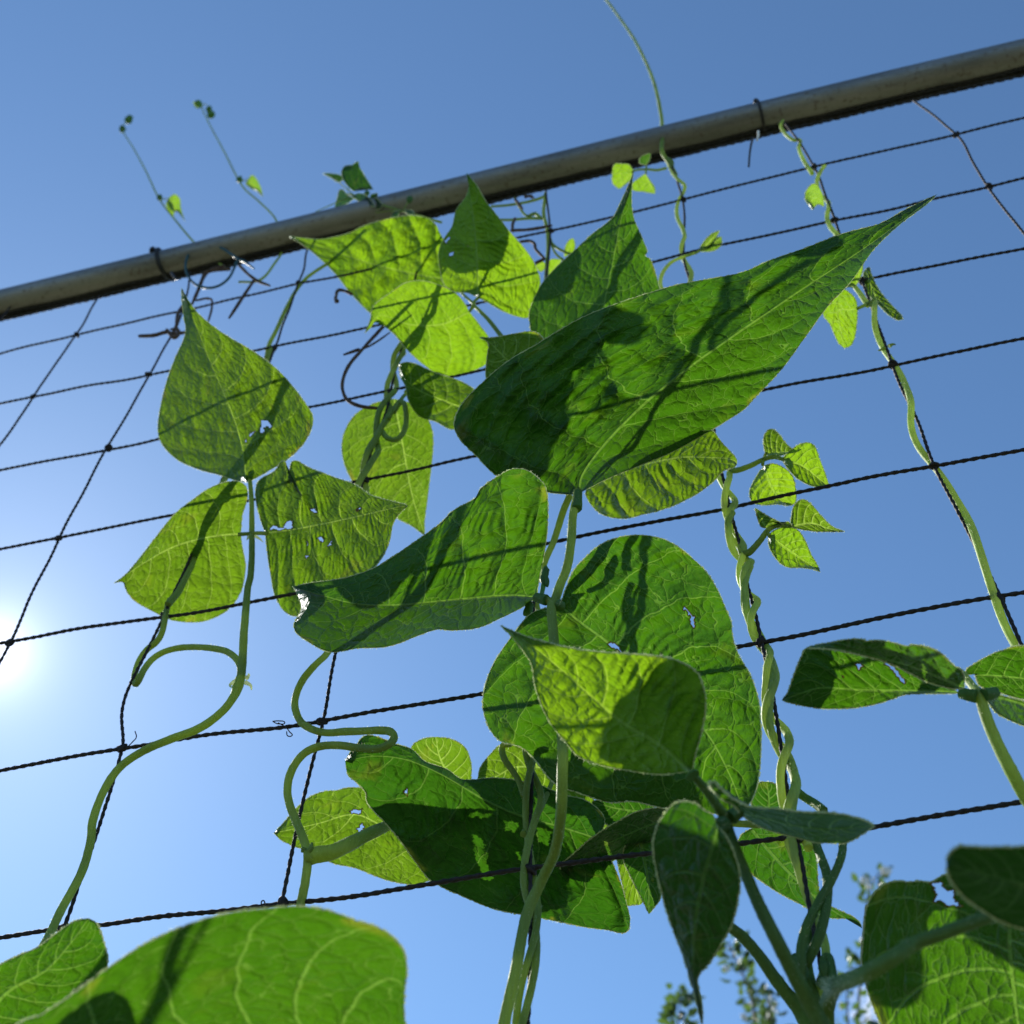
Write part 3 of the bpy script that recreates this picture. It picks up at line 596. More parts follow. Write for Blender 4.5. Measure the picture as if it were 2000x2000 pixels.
sp = shoot(pd, 'B 1400,520,.012 1250,475,.026 1090,430,.03 950,385,.03 850,345,.03 740,320,.03 690,300,.03', [('B 1160,350,.034', .0020), ('B 835,300,.03', .0018)], ['B 1115,420,.03 1135,385,.034 1160,350,.034', 'B 760,330,.03 640,230,.03 600,190,.03', 'B 740,330,.03 690,260,.03', 'B 700,330,.028 560,390,.026 450,440,.022', 'B 1080,450,.03 1085,430,.03 900,445,.032', 'B 850,340,.03 835,300,.03'])
for a, b_, L_, R_, dd_ in (('B 735,285', 'B 885,270', 'B 680,230 645,150 670,95 730,85 770,58 775,90', 'B 790,260 830,268', .03), ('B 660,200', 'B 503,150', 'B 620,215 570,185', 'B 640,165 560,150', .03), ('B 740,340', 'B 588,425', 'B 690,310 640,270 615,330', 'B 700,370 640,400', .03), ('B 900,400', 'B 720,320', 'B 850,330 780,300', 'B 840,390 760,350', .032), ('B 960,390', 'B 870,420', 'B 900,340', 'B 930,420', .032), ('B 1080,430', 'B 1010,490', 'B 1040,440', 'B 1070,480', .034), ('B 1120,425', 'B 1200,470', 'B 1150,460', 'B 1180,430', .034), ('B 860,345', 'B 920,300', 'B 870,310', 'B 910,330', .032)):
    leaflet(sp, LD, a, b_, None, L_, R_, d=dd_, ty=5, tx=-52, res=.5)

# ---- vine on the middle cord: the largest leaf
pe = plant('middle bean vine carrying the largest pointed leaf across the centre')
sb = MB()
wind(sb, 4, 8.0, .9, 9.5, .0027, .0013, .0014, phase=.5)
wind(sb, 4, 8.0, 4.4, 4.6, .0031, .0014, .0014, phase=3.4)
stem(sb, 'C 640,1000,-.004 650,850,-.004 660,700,-.003 650,560,-.002 625,450,-.003 640,300,-.004', .0016, .0013)
stem(sb, 'C 620,490,-.004 500,490,-.006 380,500,-.01 250,500,-.014', .0012, .0010)
stem(sb, 'C 640,320,-.004 560,350,-.006 450,375,-.01 350,390,-.012 230,400,-.014', .0012, .0010)
stem(sb, 'C 500,480,-.007 560,455,-.006 600,485,-.005', .0014, .0014); stem(sb, 'C 410,340,-.004 440,400,-.004 500,470,-.005 570,445,-.004', .0011, .0009)
stem(sb, 'C 670,660,-.002 710,700,-.003 780,740,-.004 840,760,-.006', .0013, .0008); stem(sb, 'C 770,800,-.01 720,760,-.006 690,700,-.004 680,640,-.003', .0009, .0007)
mesh_obj('stem', sb, SM, pe)
LEAF_E = lf = leaf(pe, 'I 1480,2700,.012 1560,2100,.012 1640,1720,.012 1700,1420,.01 J 470,1690,.014 540,1540,.025 580,1330,.045 590,1100,.06 590,900,.068 560,500,.08 540,300,.085 525,100,.088 F 690,1120,.086 720,1030,.082 765,920,.078 790,760,.076 800,620,.076 820,520,.077 830,470,.078', .0020, .0019, material=SM,
          extra=[('F 690,1120,.086 630,1100,.086 585,1088,.086', .0017, .0013), ('F 690,1125,.086 735,1140,.084', .0020, .0013), ('F 780,500,.05 740,600,.045 690,760,.035 640,870,.03 600,1000,.02', .0017, .0015)])
leaflet(lf, LM, 'S 1129,965', 'S 1831,379', 'S 1138,925 1186,861 1267,781 1355,711 1398,680 1525,593 1612,535 1699,477',
        'S 1116,966 1069,961 1038,948 1000,940 971,931 931,891 900,860 887,830 900,792 939,750 991,706 1047,673 1125,626 1185,600 1262,574 1324,556 1400,542 1452,531 1503,509 1568,486 1644,457 1717,437 1771,408',
        'S 1136,961 1180,938 1237,914 1304,887 1355,860 1422,820 1452,800 1474,777 1525,723 1568,665 1615,600 1662,549 1709,484 1764,433 1807,401', d=.078, tx=-20, ty=4, fl=.06, fr=.16, puck=2.4, res=2.0, wav=.7)
leaflet(lf, LM, 'S 1047,1167', 'S 572,1146', 'S 995,1163 925,1168 850,1175 760,1182 688,1178 620,1160', 'S 1018,1187 978,1207 934,1226 884,1231 850,1230 760,1262 700,1266 645,1273 600,1252 574,1226 588,1190 583,1165',
        'S 1052,1136 1062,1086 1069,1035 1070,985 1065,951 1052,935 1028,918 1001,916 971,931 937,956 931,971 884,998 860,1022 800,1065 755,1095 725,1112 671,1129 604,1139', d=.086, tx=-26, ty=8, fl=.30, fr=.07, puck=1.8, res=1.8)
leaflet(lf, LM, 'S 1092,1183', 'J 1640,1290', 'J 700,200 850,310 1000,450 1200,640 1420,830 1560,1080', 'F 735,1100 750,1060 800,940 870,860 950,790 1050,745 1180,728 1300,745 1400,790 1500,870 1580,950 1640,1050 1680,1140 1720,1240 1725,1310 1760,1420 1830,1540 1880,1700 1892,1850 J 1745,830 1742,950 1730,1100 1695,1220',
        'J 500,110 400,150 300,270 210,400 160,500 130,620 130,700 160,800 230,885 340,915 420,980 480,1060 560,1140 700,1190 860,1240 1000,1235 1190,1275 1350,1270 1500,1310', d=.084, tx=-10, ty=34, fl=-.04, fr=.10, bend=.05, puck=1.8, res=2.0, wav=1.2,
        holes=['F 1420,1130 1462,1160 1500,1200 1516,1260 1490,1262 1470,1190', 'F 1003,1353 1050,1360 1085,1402 1020,1388'])
bd = MB()
for q, r in (('F 640,945,.04', .0024), ('F 632,975,.04', .0027), ('F 648,1000,.04', .0018), ('F 545,1150,.05', .0026)): blob(bd, at(*P(q)[0]), r, seed=4, amp=.12, sc=(.75, .75, 1.9))
stem(bd, 'F 650,930,.04 640,960,.04 622,1050,.04 615,1080,.05', .0012, .0010); stem(bd, 'F 560,1130,.05 530,1165,.05 522,1190,.05', .0015, .001)
mesh_obj('bud', bd, SD, pe)
lf = leaf(pe, 'C 1060,1560,.02 900,1700,.03 760,1850,.02 650,2000,.0', .0014, .0012)
leaflet(lf, LM, 'C 1060,1480', 'C 1302,135', 'C 1090,1100 1150,800 1215,470 1270,270', 'C 820,1500 560,1400 515,1250 520,1180 560,1080 620,970 740,840 870,720 1000,600 1140,490 1200,380 1250,270 1287,180', 'C 1300,1460 1500,1300 1522,1100 1490,980 1460,870 1428,795 1388,772 1408,748 1370,640 1310,500 1290,400 1290,270', d=.045, tx=-46, ty=10, fl=.04, fr=.05, puck=.9, res=1.5)
leaflet(lf, LS, 'C 580,1740', 'C 138,1384', 'C 450,1650 330,1540 220,1430', 'C 520,1800 380,1830 250,1780 192,1690 200,1520 205,1430', 'C 640,1600 640,1430 560,1347 400,1360 240,1388', d=.11, tx=-20, ty=5, puck=.8)
leaflet(lf, LS, 'F 880,440', 'F 1752,318', 'F 980,400 1100,350 1400,280 1600,278 1730,292', 'F 875,500 930,580 1000,620 1100,632 1200,610 1350,570 1500,500 1600,430 1680,352 1735,335', 'F 900,400 1000,340 1200,260 1450,160 1600,120 1655,180 1705,235 1748,285', d=.02, tx=-41, ty=-20, fl=.03, fr=.03, puck=1.7, res=1.5)
lf = leaf(pe, 'I 1680,900,.0 1780,760,-.02 1850,600,-.04 1890,490,-.05', .0013, .001, extra=[('I 1600,330,.01 1550,345,.008 1560,420,.006 1600,480,.003 1650,560,.0 1685,660,.0', .0014, .0012)])
leaflet(lf, LS, 'I 1950,470', 'I 1393,548', 'I 1800,480 1620,480 1500,540', 'I 1980,600 1900,680 1700,690 1550,640 1450,585', 'I 1900,350 1800,310 1650,305 1540,335 1470,400 1412,480', d=-.06, tx=-20, ty=-14, puck=.9)
for a, b_, L_, R_ in (('C 780,780', 'C 850,640', 'C 790,700 820,650', 'C 850,740 862,690'), ('C 760,800', 'C 640,930', 'C 680,800 650,860', 'C 740,860 690,910'), ('C 640,830', 'C 560,850', 'C 600,810', 'C 630,870 600,890')):
    leaflet(pe if False else lf, LY, a, b_, None, L_, R_, d=-.01, ty=10, res=.4)

# ---- vine on the right-of-centre cord
pf = plant('bean vine of braided stems right of centre with two small young leaves')
sb = MB()
wind(sb, 5, 8.0, 3.72, 8.0, .0027, .0014, .0016, phase=2.6)
wind(sb, 5, 6.12, 3.60, 4.2, .0034, .0020, .0015, phase=5.2)
wind(sb, 5, 6.05, 4.1, 3.6, .0032, .0017, .0014, phase=3.9)
stem(sb, 'C 1730,980,.002 1740,900,.002 1700,830,-.002 1675,780,-.003 1665,700,.001 1690,620,.003 1672,560,.003 1640,500,.002 1628,430,-.002 1645,350,-.003 1682,290,.0 1690,240,.003 1640,195,.003 1600,150,.0 1575,100,-.002 1555,55,-.002', .0016, .0012)
stem(sb, 'C 1520,1040,.01 1505,970,.012 1530,890,.012 1590,820,.01 1680,780,.006 1770,750,.006', .0015, .0009)
so = MB()
stem(so, 'K 1200,2060,.0 1100,1850,.004 1060,1790,.006 940,1640,.012 830,1480,.018 700,1330,.024 610,1260,.028', .0024, .0017)
stem(so, 'K 1250,1950,.004 1180,1700,.006 1120,1560,.008 1150,1500,.01 1230,1330,.012 1270,1180,.012 1285,1030,.01 1280,900,.006 1240,780,.0 1200,690,-.004', .0018, .0016)
stem(so, 'K 1080,1660,.012 1110,1540,.014 1105,1420,.014 1140,1270,.014 1230,1090,.013 1320,930,.012 1380,790,.01 1392,700,.004 1385,640,.0', .0016, .0014)
stem(so, 'K 1260,470,.0 1200,420,-.004 1120,370,-.006 1060,320,-.004', .0017, .0016)
stem(so, 'K 1230,1790,.0 1180,1650,-.003 1150,1500,-.003 1165,1300,-.002 1195,1180,-.001', .0015, .0014)
stem(so, 'K 1250,1640,.006 1285,1665,.02 1330,1680,.045', .0020, .0022)
mesh_obj('stem', sb, SY, pf); mesh_obj('lower_stem', so, SSH, pf)
tc = MB(); stem(tc, 'K 1330,1650,.012 1318,1560,.012 1300,1480,.012 1275,1470,.012 1258,1500,.012 1265,1550,.012', .0016, .0011); blob(tc, at(*P('K 1268,1560,.012')[0]), .0024, seed=2, sc=(.8, .8, 1.2)); blob(tc, at(*P('K 1085,1570,.01')[0]), .0042, seed=8, amp=.1, sc=(.8, .8, 1.4))
mesh_obj('bud', tc, SD, pf)
LEAF_F = lf = leaf(pf, 'K 1280,2000,.05 1180,1820,.055 1050,1580,.065 930,1340,.075 820,1120,.08 720,890,.085 650,720,.09 605,590,.09 590,540,.09 540,450,.10 440,310,.11 350,210,.12', .0024, .0012, material=SSH, extra=[('K 600,560,.09 565,565,.09 515,575,.09', .0016, .0014), ('K 600,540,.09 640,500,.09 690,470,.09', .0017, .0014)])
leaflet(lf, LY, 'J 1330,1055', 'J 230,212', 'J 1150,900 940,775 740,610 560,450 400,320 290,245', 'J 1300,1062 1150,1077 950,1050 800,1020 680,970 600,880 520,780 470,680 430,560 410,440 370,370 300,280', 'J 1345,1040 1365,950 1402,820 1422,700 1416,600 1380,500 1310,440 1200,400 1065,384 950,375 800,365 650,345 500,310 350,266', d=.105, tx=-32, ty=-16, fl=.06, fr=.03, puck=1.8, res=1.8)
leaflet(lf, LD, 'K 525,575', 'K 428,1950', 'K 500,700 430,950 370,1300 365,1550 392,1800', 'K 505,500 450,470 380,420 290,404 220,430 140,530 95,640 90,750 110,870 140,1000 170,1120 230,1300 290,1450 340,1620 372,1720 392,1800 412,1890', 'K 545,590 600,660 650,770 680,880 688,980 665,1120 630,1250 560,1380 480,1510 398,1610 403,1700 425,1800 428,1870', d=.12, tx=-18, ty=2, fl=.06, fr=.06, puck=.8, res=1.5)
leaflet(lf, LM, 'K 685,480', 'K 1606,570', 'K 820,510 1000,560 1200,590 1400,590', 'K 640,430 560,390 480,300 490,265 540,300 640,385 760,440 950,455 1130,478 1280,480 1430,500 1560,540', 'K 740,530 850,590 950,620 1070,650 1200,685 1300,690 1420,685 1530,625', d=.09, tx=-20, ty=-62, fl=-.2, fr=.1, puck=.5, res=1.3)
lf = leaf(pf, 'K 1040,500,-.01 900,560,-.02 700,560,-.03 J 1210,1340,-.03', .0014, .0012)
leaflet(lf, LD, 'J 1200,1340', 'J 570,1600', 'J 1050,1390 850,1480 700,1550', 'J 1200,1280 1050,1285 900,1355 740,1460 640,1550', 'J 1190,1420 1050,1490 920,1560 800,1620 680,1680 600,1660', d=-.045, tx=10, ty=-35, puck=.5, res=1.2)
leaflet(lf, LS, 'J 900,1480', 'J 600,1170', 'J 800,1360 700,1250', 'J 830,1560 700,1500 600,1380 560,1250', 'J 880,1420 845,1355 800,1300 765,1215 690,1160', d=-.085, tx=-10, ty=-10, puck=1.0)
leaflet(lf, LD, 'J 1120,1300', 'J 760,1235', 'J 1000,1290 880,1270', 'J 1100,1360 950,1400 850,1370 790,1300', 'J 1100,1230 950,1215 840,1215', d=-.065, tx=-10, ty=0, puck=.8)
leaflet(lf, LS, 'J 990,1400', 'J 1040,1835', 'J 990,1550 1010,1700', 'J 900,1500 912,1600 935,1700 965,1835 1000,1835', 'J 1060,1480 1075,1650 1072,1800', d=-.07, ty=15, puck=1.0)
leaflet(lf, LD, 'J 1030,1420', 'J 1092,1890', 'J 1060,1550 1090,1720', 'J 960,1480 940,1560 980,1660 1030,1760 1065,1830', 'J 1150,1480 1168,1650 1162,1785 1130,1840', d=-.055, ty=30, puck=.6)
lf = leaf(pf, 'K 1050,450,-.006 950,520,-.012 850,560,-.02', .0013, .0011)
leaflet(lf, LD, 'K 760,590', 'K 1526,1277', 'K 900,760 1050,920 1200,1060 1350,1170', 'K 690,640 670,720 700,800 730,870 830,950 950,1030 1110,1115 1220,1175 1310,1205 1430,1210 1500,1245', 'K 900,560 1050,580 1190,680 1210,800 1228,1000 1262,1095 1320,1130 1430,1180 1500,1225', d=-.03, tx=0, ty=30, fl=.04, puck=.5, res=1.2)
leaflet(lf, LD, 'K 860,570', 'K 862,268', 'K 880,450 880,350', 'K 790,500 765,410 790,310 820,275', 'K 1000,510 1020,420 985,330 920,282', d=-.045, ty=10, puck=.5)
lf = leaf(pf, 'G 205,480,.002 250,502,.005 330,480,.008 420,438,.012 480,425,.014 535,438,.015', .0016, .0010, extra=[('G 420,438,.012 432,405,.012', .0009, .0008), ('G 418,440,.012 415,470,.012', .0009, .0008)])
leaflet(lf, LS, 'G 430,408', 'G 600,388', None, 'G 420,345 428,290 465,261 510,292 550,345', 'G 470,420 540,410', d=.012, tx=-20, ty=-45, fr=.1, puck=1.6, res=.8)
leaflet(lf, LY, 'G 525,437', 'G 808,606', 'G 650,480 740,550', 'G 565,395 630,350 690,342 722,370 747,440 778,520 797,580', 'G 560,490 620,550 690,588 750,600', d=.014, tx=-10, ty=15, fl=.05, fr=.20, puck=1.6, res=.9)
leaflet(lf, LY, 'G 425,472', 'G 560,708', 'G 450,560 500,650', 'G 392,515 350,590 338,640 362,690 430,703 500,698', 'G 480,463 540,488 590,540 607,620 603,690', d=.012, tx=-8, ty=20, fl=.22, fr=.04, puck=1.5, res=.9)
lf = leaf(pf, 'G 305,990,.003 340,975,.006 400,910,.01 440,855,.013 490,825,.014 575,825,.015', .0017, .0009, extra=[('G 440,855,.013 455,885,.013', .0009, .0008), ('G 290,985,.004 275,950,.005 280,930,.005', .0011, .0004)])
leaflet(lf, LS, 'G 440,838', 'G 370,718', None, 'G 405,825 385,775', 'G 500,835 560,800 580,830 500,795 420,752', d=.013, tx=-20, ty=-40, puck=1.2, res=.7)
leaflet(lf, LS, 'G 575,830', 'G 890,856', 'G 700,810 800,842', 'G 582,770 600,700 650,670 700,702 752,762 820,828', 'G 650,846 730,856 810,857', d=.014, tx=-12, ty=-25, fl=.08, fr=.05, puck=1.7, res=.9)
leaflet(lf, LY, 'G 448,878', 'G 750,1092', 'G 520,930 620,1000', 'G 452,940 490,1010 550,1060 640,1066 710,1076', 'G 490,845 560,830 620,850 662,910 692,980 732,1050', d=.013, tx=-8, ty=15, fl=.22, fr=.02, puck=1.5, res=.9)
lf = leaf(pf, 'C 1770,752,.006 1800,735,.006 1830,725,.006', .0009, .0008)
for a, b_, L_, R_ in (('D 185,1080', 'D 292,965', 'D 190,1050 240,990', 'D 240,1060 270,1010'), ('D 190,1082', 'D 303,1000', 'D 230,1050 275,1005', 'D 260,1075 300,1045')): leaflet(lf, LS, a, b_, None, L_, R_, d=.006, ty=20, fl=.2, res=.5)
lf = leaf(pf, 'C 1550,110,.0 1480,125,.004 1400,118,.008 1320,125,.012 1290,140,.014', .0011, .0008, extra=[('C 1395,120,.008 1398,150,.010', .0008, .0007), ('C 1398,118,.008 1400,75,.006', .0008, .0005)])
leaflet(lf, LY, 'C 1300,125', 'C 1195,268', None, 'C 1270,85 1220,78 1160,80 1142,150 1148,225', 'C 1295,180 1240,235', d=.014, ty=15, puck=.8, res=.7)
leaflet(lf, LY, 'C 1392,152', 'C 1466,304', None, 'C 1340,188 1295,230 1298,275 1380,288', 'C 1425,200 1462,255', d=.010, ty=15, puck=.8, res=.7)
leaflet(lf, LD, 'C 1395,85', 'C 1430,-5', None, 'C 1350,70 1360,25', 'C 1420,60 1430,25', d=.012, ty=15, puck=.8, res=.5)
# the low right leaf hangs from this vine by a thick petiole
lf = leaf(pf, 'K 1290,2050,.012 1280,1850,.018 1310,1730,.03 1350,1665,.06 1440,1630,.082 1560,1580,.098 1720,1490,.104 N 900,1170,.102 1150,1080,.103 1400,990,.103 1650,905,.10 1790,890,.09', .0024, .0014, material=SSH)
leaflet(lf, LM, 'N 1785,890', 'N 1930,2300', 'N 1795,1050 1800,1250 1850,1700 1890,2000', 'N 1700,880 1600,850 1450,760 1330,640 1205,522 1130,550 1050,592 950,582 850,590 720,585 600,620 490,740 440,850 415,1100 400,1350 440,1560 520,1800 600,1980 800,2250 1300,2500',
        'N 1850,900 2100,950 2400,1300 2500,1900 2300,2300', d=.035, tx=-16, ty=2, fl=.05, fr=.05, puck=1.1, res=2.0, uvs=1.4, wav=.8,
        holes=['N 1050,604 1110,598 1150,606 1200,660 1275,680 1268,750 1335,805 1360,812 1300,825 1200,810 1160,770 1090,778 1105,700 1075,660 1095,640'])

# ---- vine on the right cord
pg = plant('right bean vine wound in a neat spiral round its cord with a yellow-green young leaf')
sb = MB()
wind(sb, 6, 8.0, 2.28, 5.2, .0027, .0019, .0016, phase=1.2)
stem(sb, 'D 1090,1370,.004 1050,1310,.005 1020,1270,.005', .0017, .0014)
mesh_obj('stem', sb, SY, pg)
sb = MB()
stem(sb, 'D 930,995,.002 890,950,.003 870,900,.003 880,820,-.002 862,800,-.003 830,770,.002 815,700,.003 840,640,.0 858,618,-.002', .0016, .0014)
stem(sb, 'D 790,660,.002 770,630,.002 740,580,.003 718,520,.002 725,480,-.002 690,480,.001 640,440,.003 620,400,.003 632,375,.0', .0015, .0012)
mesh_obj('shoot', sb, SY, pg)
st = MB()
for a in ('D 1205,1590,.006 1225,1580,.006 1240,1582,.006', 'D 1180,1600,.006 1160,1610,.006 1145,1613,.006', 'D 1100,1365,.005 1125,1390,.003 1130,1440,.003'): stem(st, a, .0012, .0003, n=12)
mesh_obj('stipule', st, SM, pg)
lf = leaf(pg, 'D 1075,1370,.005 1120,1340,.006 1110,1320,.006', .0012, .0009, extra=[('D 1085,1365,.005 1055,1378,.008 1030,1390,.009', .0011, .0009), ('D 1020,1272,.005 985,1265,.006 950,1285,.006', .0010, .0008)])
leaflet(lf, LY, 'D 1035,1387', 'D 962,1602', 'D 990,1395 930,1400 940,1480', 'D 1025,1340 990,1300 940,1283 880,1350 843,1400 890,1480 930,1570', 'D 1032,1450 1022,1530 1000,1585', d=.009, tx=4, ty=12, puck=.9, res=.9)
leaflet(lf, LS, 'D 1080,1172', 'D 1282,1446', 'D 1105,1260 1140,1330 1210,1395', 'D 1066,1200 1075,1260 1100,1330 1150,1370 1200,1420 1250,1448', 'D 1098,1165 1108,1200 1150,1285 1210,1360 1272,1425', d=.008, tx=-30, ty=30, fl=.25, fr=-.2, puck=1.5, res=.9)
leaflet(lf, LY, 'D 1020,1272', 'D 1062,1142', None, 'D 985,1255 1005,1185', 'D 1040,1240 1062,1180', d=.006, tx=20, ty=20, puck=.8, res=.6)
leaflet(lf, LY, 'D 855,832', 'D 790,857', 'D 800,790', 'D 840,760 800,715 760,750 752,795', 'D 850,835 820,825', d=.006, tx=20, ty=20, fl=.2, puck=.8, res=.6)
LEAF_G = lf = leaf(pg, 'M 2150,1700,.03 2020,1500,.035 1920,1340,.04 1840,1190,.045 1740,990,.05 1650,780,.055 1600,620,.058 1590,590,.058', .0023, .0019, extra=[('M 1600,600,.058 1530,610,.058 1450,592,.058', .0019, .0014), ('M 1610,600,.058 1680,600,.056 1720,585,.054', .0019, .0014), ('M 1590,590,.058 1540,540,.05 1490,470,.045 1440,420,.04', .0016, .0010)])
leaflet(lf, LM, 'M 1445,592', 'M 103,648', 'M 1250,582 1000,578 700,572 400,555 250,595', 'M 1350,597 1150,597 1030,605 930,640 800,680 650,705 500,712 350,705 200,675', 'M 1380,560 1200,510 1030,405 850,345 650,295 470,255 300,250 240,340 190,470 150,585', d=.058, tx=0, ty=-14, fl=.10, fr=.04, puck=1.2, res=1.7,
        holes=['M 655,372 700,370 712,390 680,432', 'M 865,372 905,370 960,402 1010,470 1040,532 1000,515 960,440', 'M 565,465 572,462 572,490 566,488'])
leaflet(lf, LM, 'M 1478,560', 'M 285,252', 'M 1300,480 1100,400 850,330 600,270 450,250', 'M 1470,430 1400,385 1300,290 1200,245 1080,228 1050,240 950,215 850,195 740,198 700,185 600,188 550,197 450,215 340,235', 'M 1380,560 1200,508 1000,408 850,348 650,298 470,264', d=.064, tx=4, ty=-50, fl=.15, fr=-.05, puck=1.0, res=1.5)
leaflet(lf, LM, 'M 1560,450', 'M 2420,480', 'M 1800,470 2100,500', 'M 1490,440 1560,370 1700,295 1800,260 1900,235 2200,270', 'M 1600,540 1750,590 1932,640 2200,620', d=.03, tx=10, ty=-35, fl=.08, puck=.5, res=1.2)
leaflet(lf, LM, 'M 1635,622', 'M 2300,960', 'M 1800,640 2050,740', 'M 1720,740 1830,800 1932,842 2150,930', 'M 1720,605 1830,630 1932,655 2200,800', d=.05, tx=0, ty=-45, fl=.2, puck=1.0, res=1.2)
lf = leaf(pg, 'N 2700,1100,.05 2600,800,.09 2420,650,.12', .0028, .0018)
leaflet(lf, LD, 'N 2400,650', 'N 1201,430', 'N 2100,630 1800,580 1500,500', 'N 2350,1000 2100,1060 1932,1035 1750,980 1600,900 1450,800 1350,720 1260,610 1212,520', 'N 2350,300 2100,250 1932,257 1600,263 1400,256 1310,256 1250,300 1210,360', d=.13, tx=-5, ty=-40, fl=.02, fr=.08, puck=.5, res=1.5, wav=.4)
for lf_, sts in ((LEAF_E, ('F 822,575,.0775 826,540,.0775 829,500,.0785 832,478,.079', 'F 645,1106,.087 615,1098,.087 582,1089,.087', 'F 712,1132,.087 730,1140,.0865 742,1142,.0855')),
                 (LEAF_F, ('K 625,515,.092 660,488,.092 692,470,.092', 'K 575,562,.094 540,568,.098 508,576,.108', 'K 362,228,.121 352,212,.1215')), (LEAF_G, ('M 1570,618,.0605 1510,608,.0605 1455,593,.06', 'M 1630,605,.0605 1680,600,.059 1715,588,.057'))):
    for st_ in sts:
        pm = MB(); stem(pm, st_, .0023, .0019, n=16); mesh_obj('pulvinus', pm, SD, lf_)
# ---- the long bare shoot at the top
pt = plant('single bare green bean shoot curving up past the pole to the top of the picture')
mb = MB(); stem(mb, 'W 1275,330,-.004 1262,306,.004 1249,285,.016 1250,255,.016 1247,215,.0 1232,150,-.02 1200,80,-.04 1170,35,-.05 1140,-5,-.05 1090,-60,-.05', .0017, .0012, n=160)
mesh_obj('stem', mb, SM, pt)
tp = MB(); stem(tp, 'C 1560,50,.004 1590,60,.006 1600,100,.004', .0022, .001); mesh_obj('bud', tp, SM, pt)

# ================================================================== ties and dried bits
def curve_thing(name, label, cat, paths, m, r, group=None):
    mb = MB()
    for k, st_ in enumerate(paths):
        p, c = stem_path(st_); rr = r * (1 + noise1(np.linspace(0, len(p) / 3, len(p)), 31 + k, .06)); rr[-4:] *= np.linspace(.95, .6, 4)
        tube(mb, p, rr, 9, jit=.04, seed=k)
    return tag(mesh_obj(name, mb, m), label, cat, group)
def around(px, py, a0, a1, lean=0.0, r=.0008):
    c = at(px, py, 0); k = np.argmin(((pp - c)**2).sum(1)); c = pp[k]; t = pp[k + 1] - pp[k - 1]; t /= np.linalg.norm(t)
    f = cw - c; f -= t * (f @ t); f /= np.linalg.norm(f); dn_ = np.cross(f, t); dn_ *= -np.sign(dn_[2])
    a = np.linspace(math.radians(a0), math.radians(a1), 60)
    return c + (PR + r) * (np.sin(a)[:, None] * dn_ + np.cos(a)[:, None] * f) + t * lean * np.linspace(-1, 1, 60)[:, None]
def tie(label, px, py, lean, tail, r=.0011):
    mb = MB(); tube(mb, around(px, py, -260, 95, lean, r), r, 8)
    k = around(px, py, -100, -95, lean, r); blob(mb, k[0], r * 2.2, seed=5)
    for t_ in tail: stem(mb, t_, r * .8, r * .7)
    return tag(mesh_obj('wire_tie', mb, TIE), label, 'wire tie')
tie('black wire tie wrapped round the left end of the pole, knobbed above it', 327, 505, .006, ['A 925,1470,.016 945,1500,.014 955,1505,.012'], .0016)
tie('thin black tie wrapped round the right half of the pole with a hanging end', 1478, 235, .001, ['D 470,470,.012 460,510,.008 452,570,.004 448,622,.0'])
mb = MB(); stem(mb, 'D 500,432,.012 500,455,.012 492,480,.012', .0009, .0007); tag(mesh_obj('clip_end', mb, WHITE), 'tiny white tag end poking out beneath the pole by the right tie', 'tie end')
curve_thing('wire_loop', 'teal plastic wire loop hanging off the pole by the left tie', 'wire', ['A 1290,1400,.018 1200,1340,.02 1120,1305,.022 1050,1325,.022 1005,1400,.02 1005,1470,.016 1050,1530,.012 1120,1553,.01 1190,1535,.01 1240,1490,.012 1265,1440,.014 1290,1400,.018 1370,1448,.016'], TEAL, .0011)
GT = 'dried brown tendrils on the net'
curve_thing('dried_tendril', 'dark twisted dried tendril tied in a knot above the tip of the left leaf', 'tendril', ['A 1210,1435,.012 1140,1455,.01 1100,1490,.008 1070,1560,.006 1035,1640,.004', 'A 1240,1450,.01 1110,1470,.01 1085,1530,.006', 'A 985,1650,.004 960,1690,.004 950,1760,.004 930,1800,.003', 'A 750,1812,.006 830,1808,.005 900,1790,.003 940,1800,.003 1010,1790,.003', 'A 900,1780,.003 940,1820,.004 960,1780,.003 920,1775,.005'], TWIG, .0015, GT)
curve_thing('dried_tendril', 'short forked dried tendril crossing the top cord right of the teal loop', 'tendril', ['A 1290,1430,.012 1340,1480,.008 1390,1515,.005 1455,1540,.004', 'A 1370,1510,.006 1310,1600,.004 1235,1715,.004'], TWIG, .0013, GT)
curve_thing('dried_tendril', 'thin hooked dried tendril between the left leaf tip and the second cord', 'tendril', ['A 1115,1610,.004 1140,1615,.004 1142,1660,.004 1122,1735,.004', 'A 1055,1620,.003 1125,1605,.003'], TWIG, .0009, GT)
curve_thing('dried_tendril', 'large open loop of dried brown tendril left of the hanging bright leaf', 'tendril', ['B 985,1280,.004 900,1370,.004 800,1480,.006 700,1600,.008 655,1710,.008 655,1790,.008 690,1860,.006 780,1905,.004 900,1920,.002 960,1925,.0'], TWIG, .0012, GT)
curve_thing('dried_tendril', 'straight thin dried tendril lying across the large brown loop', 'tendril', ['B 660,1518,.006 760,1490,.006 860,1450,.006 940,1400,.004 1010,1350,.002', 'B 680,1510,.006 780,1470,.008'], TWIG, .0007, GT)
curve_thing('dried_tendril', 'tiny black dried curl sticking out below the bright upper leaf', 'tendril', ['B 720,1060,-.01 680,1040,-.008 630,1030,-.006 610,1045,-.004 605,1085,-.004', 'B 603,1080,-.004 600,1100,-.004 615,1115,-.004 595,1118,-.004'], TWIG, .0013, GT)
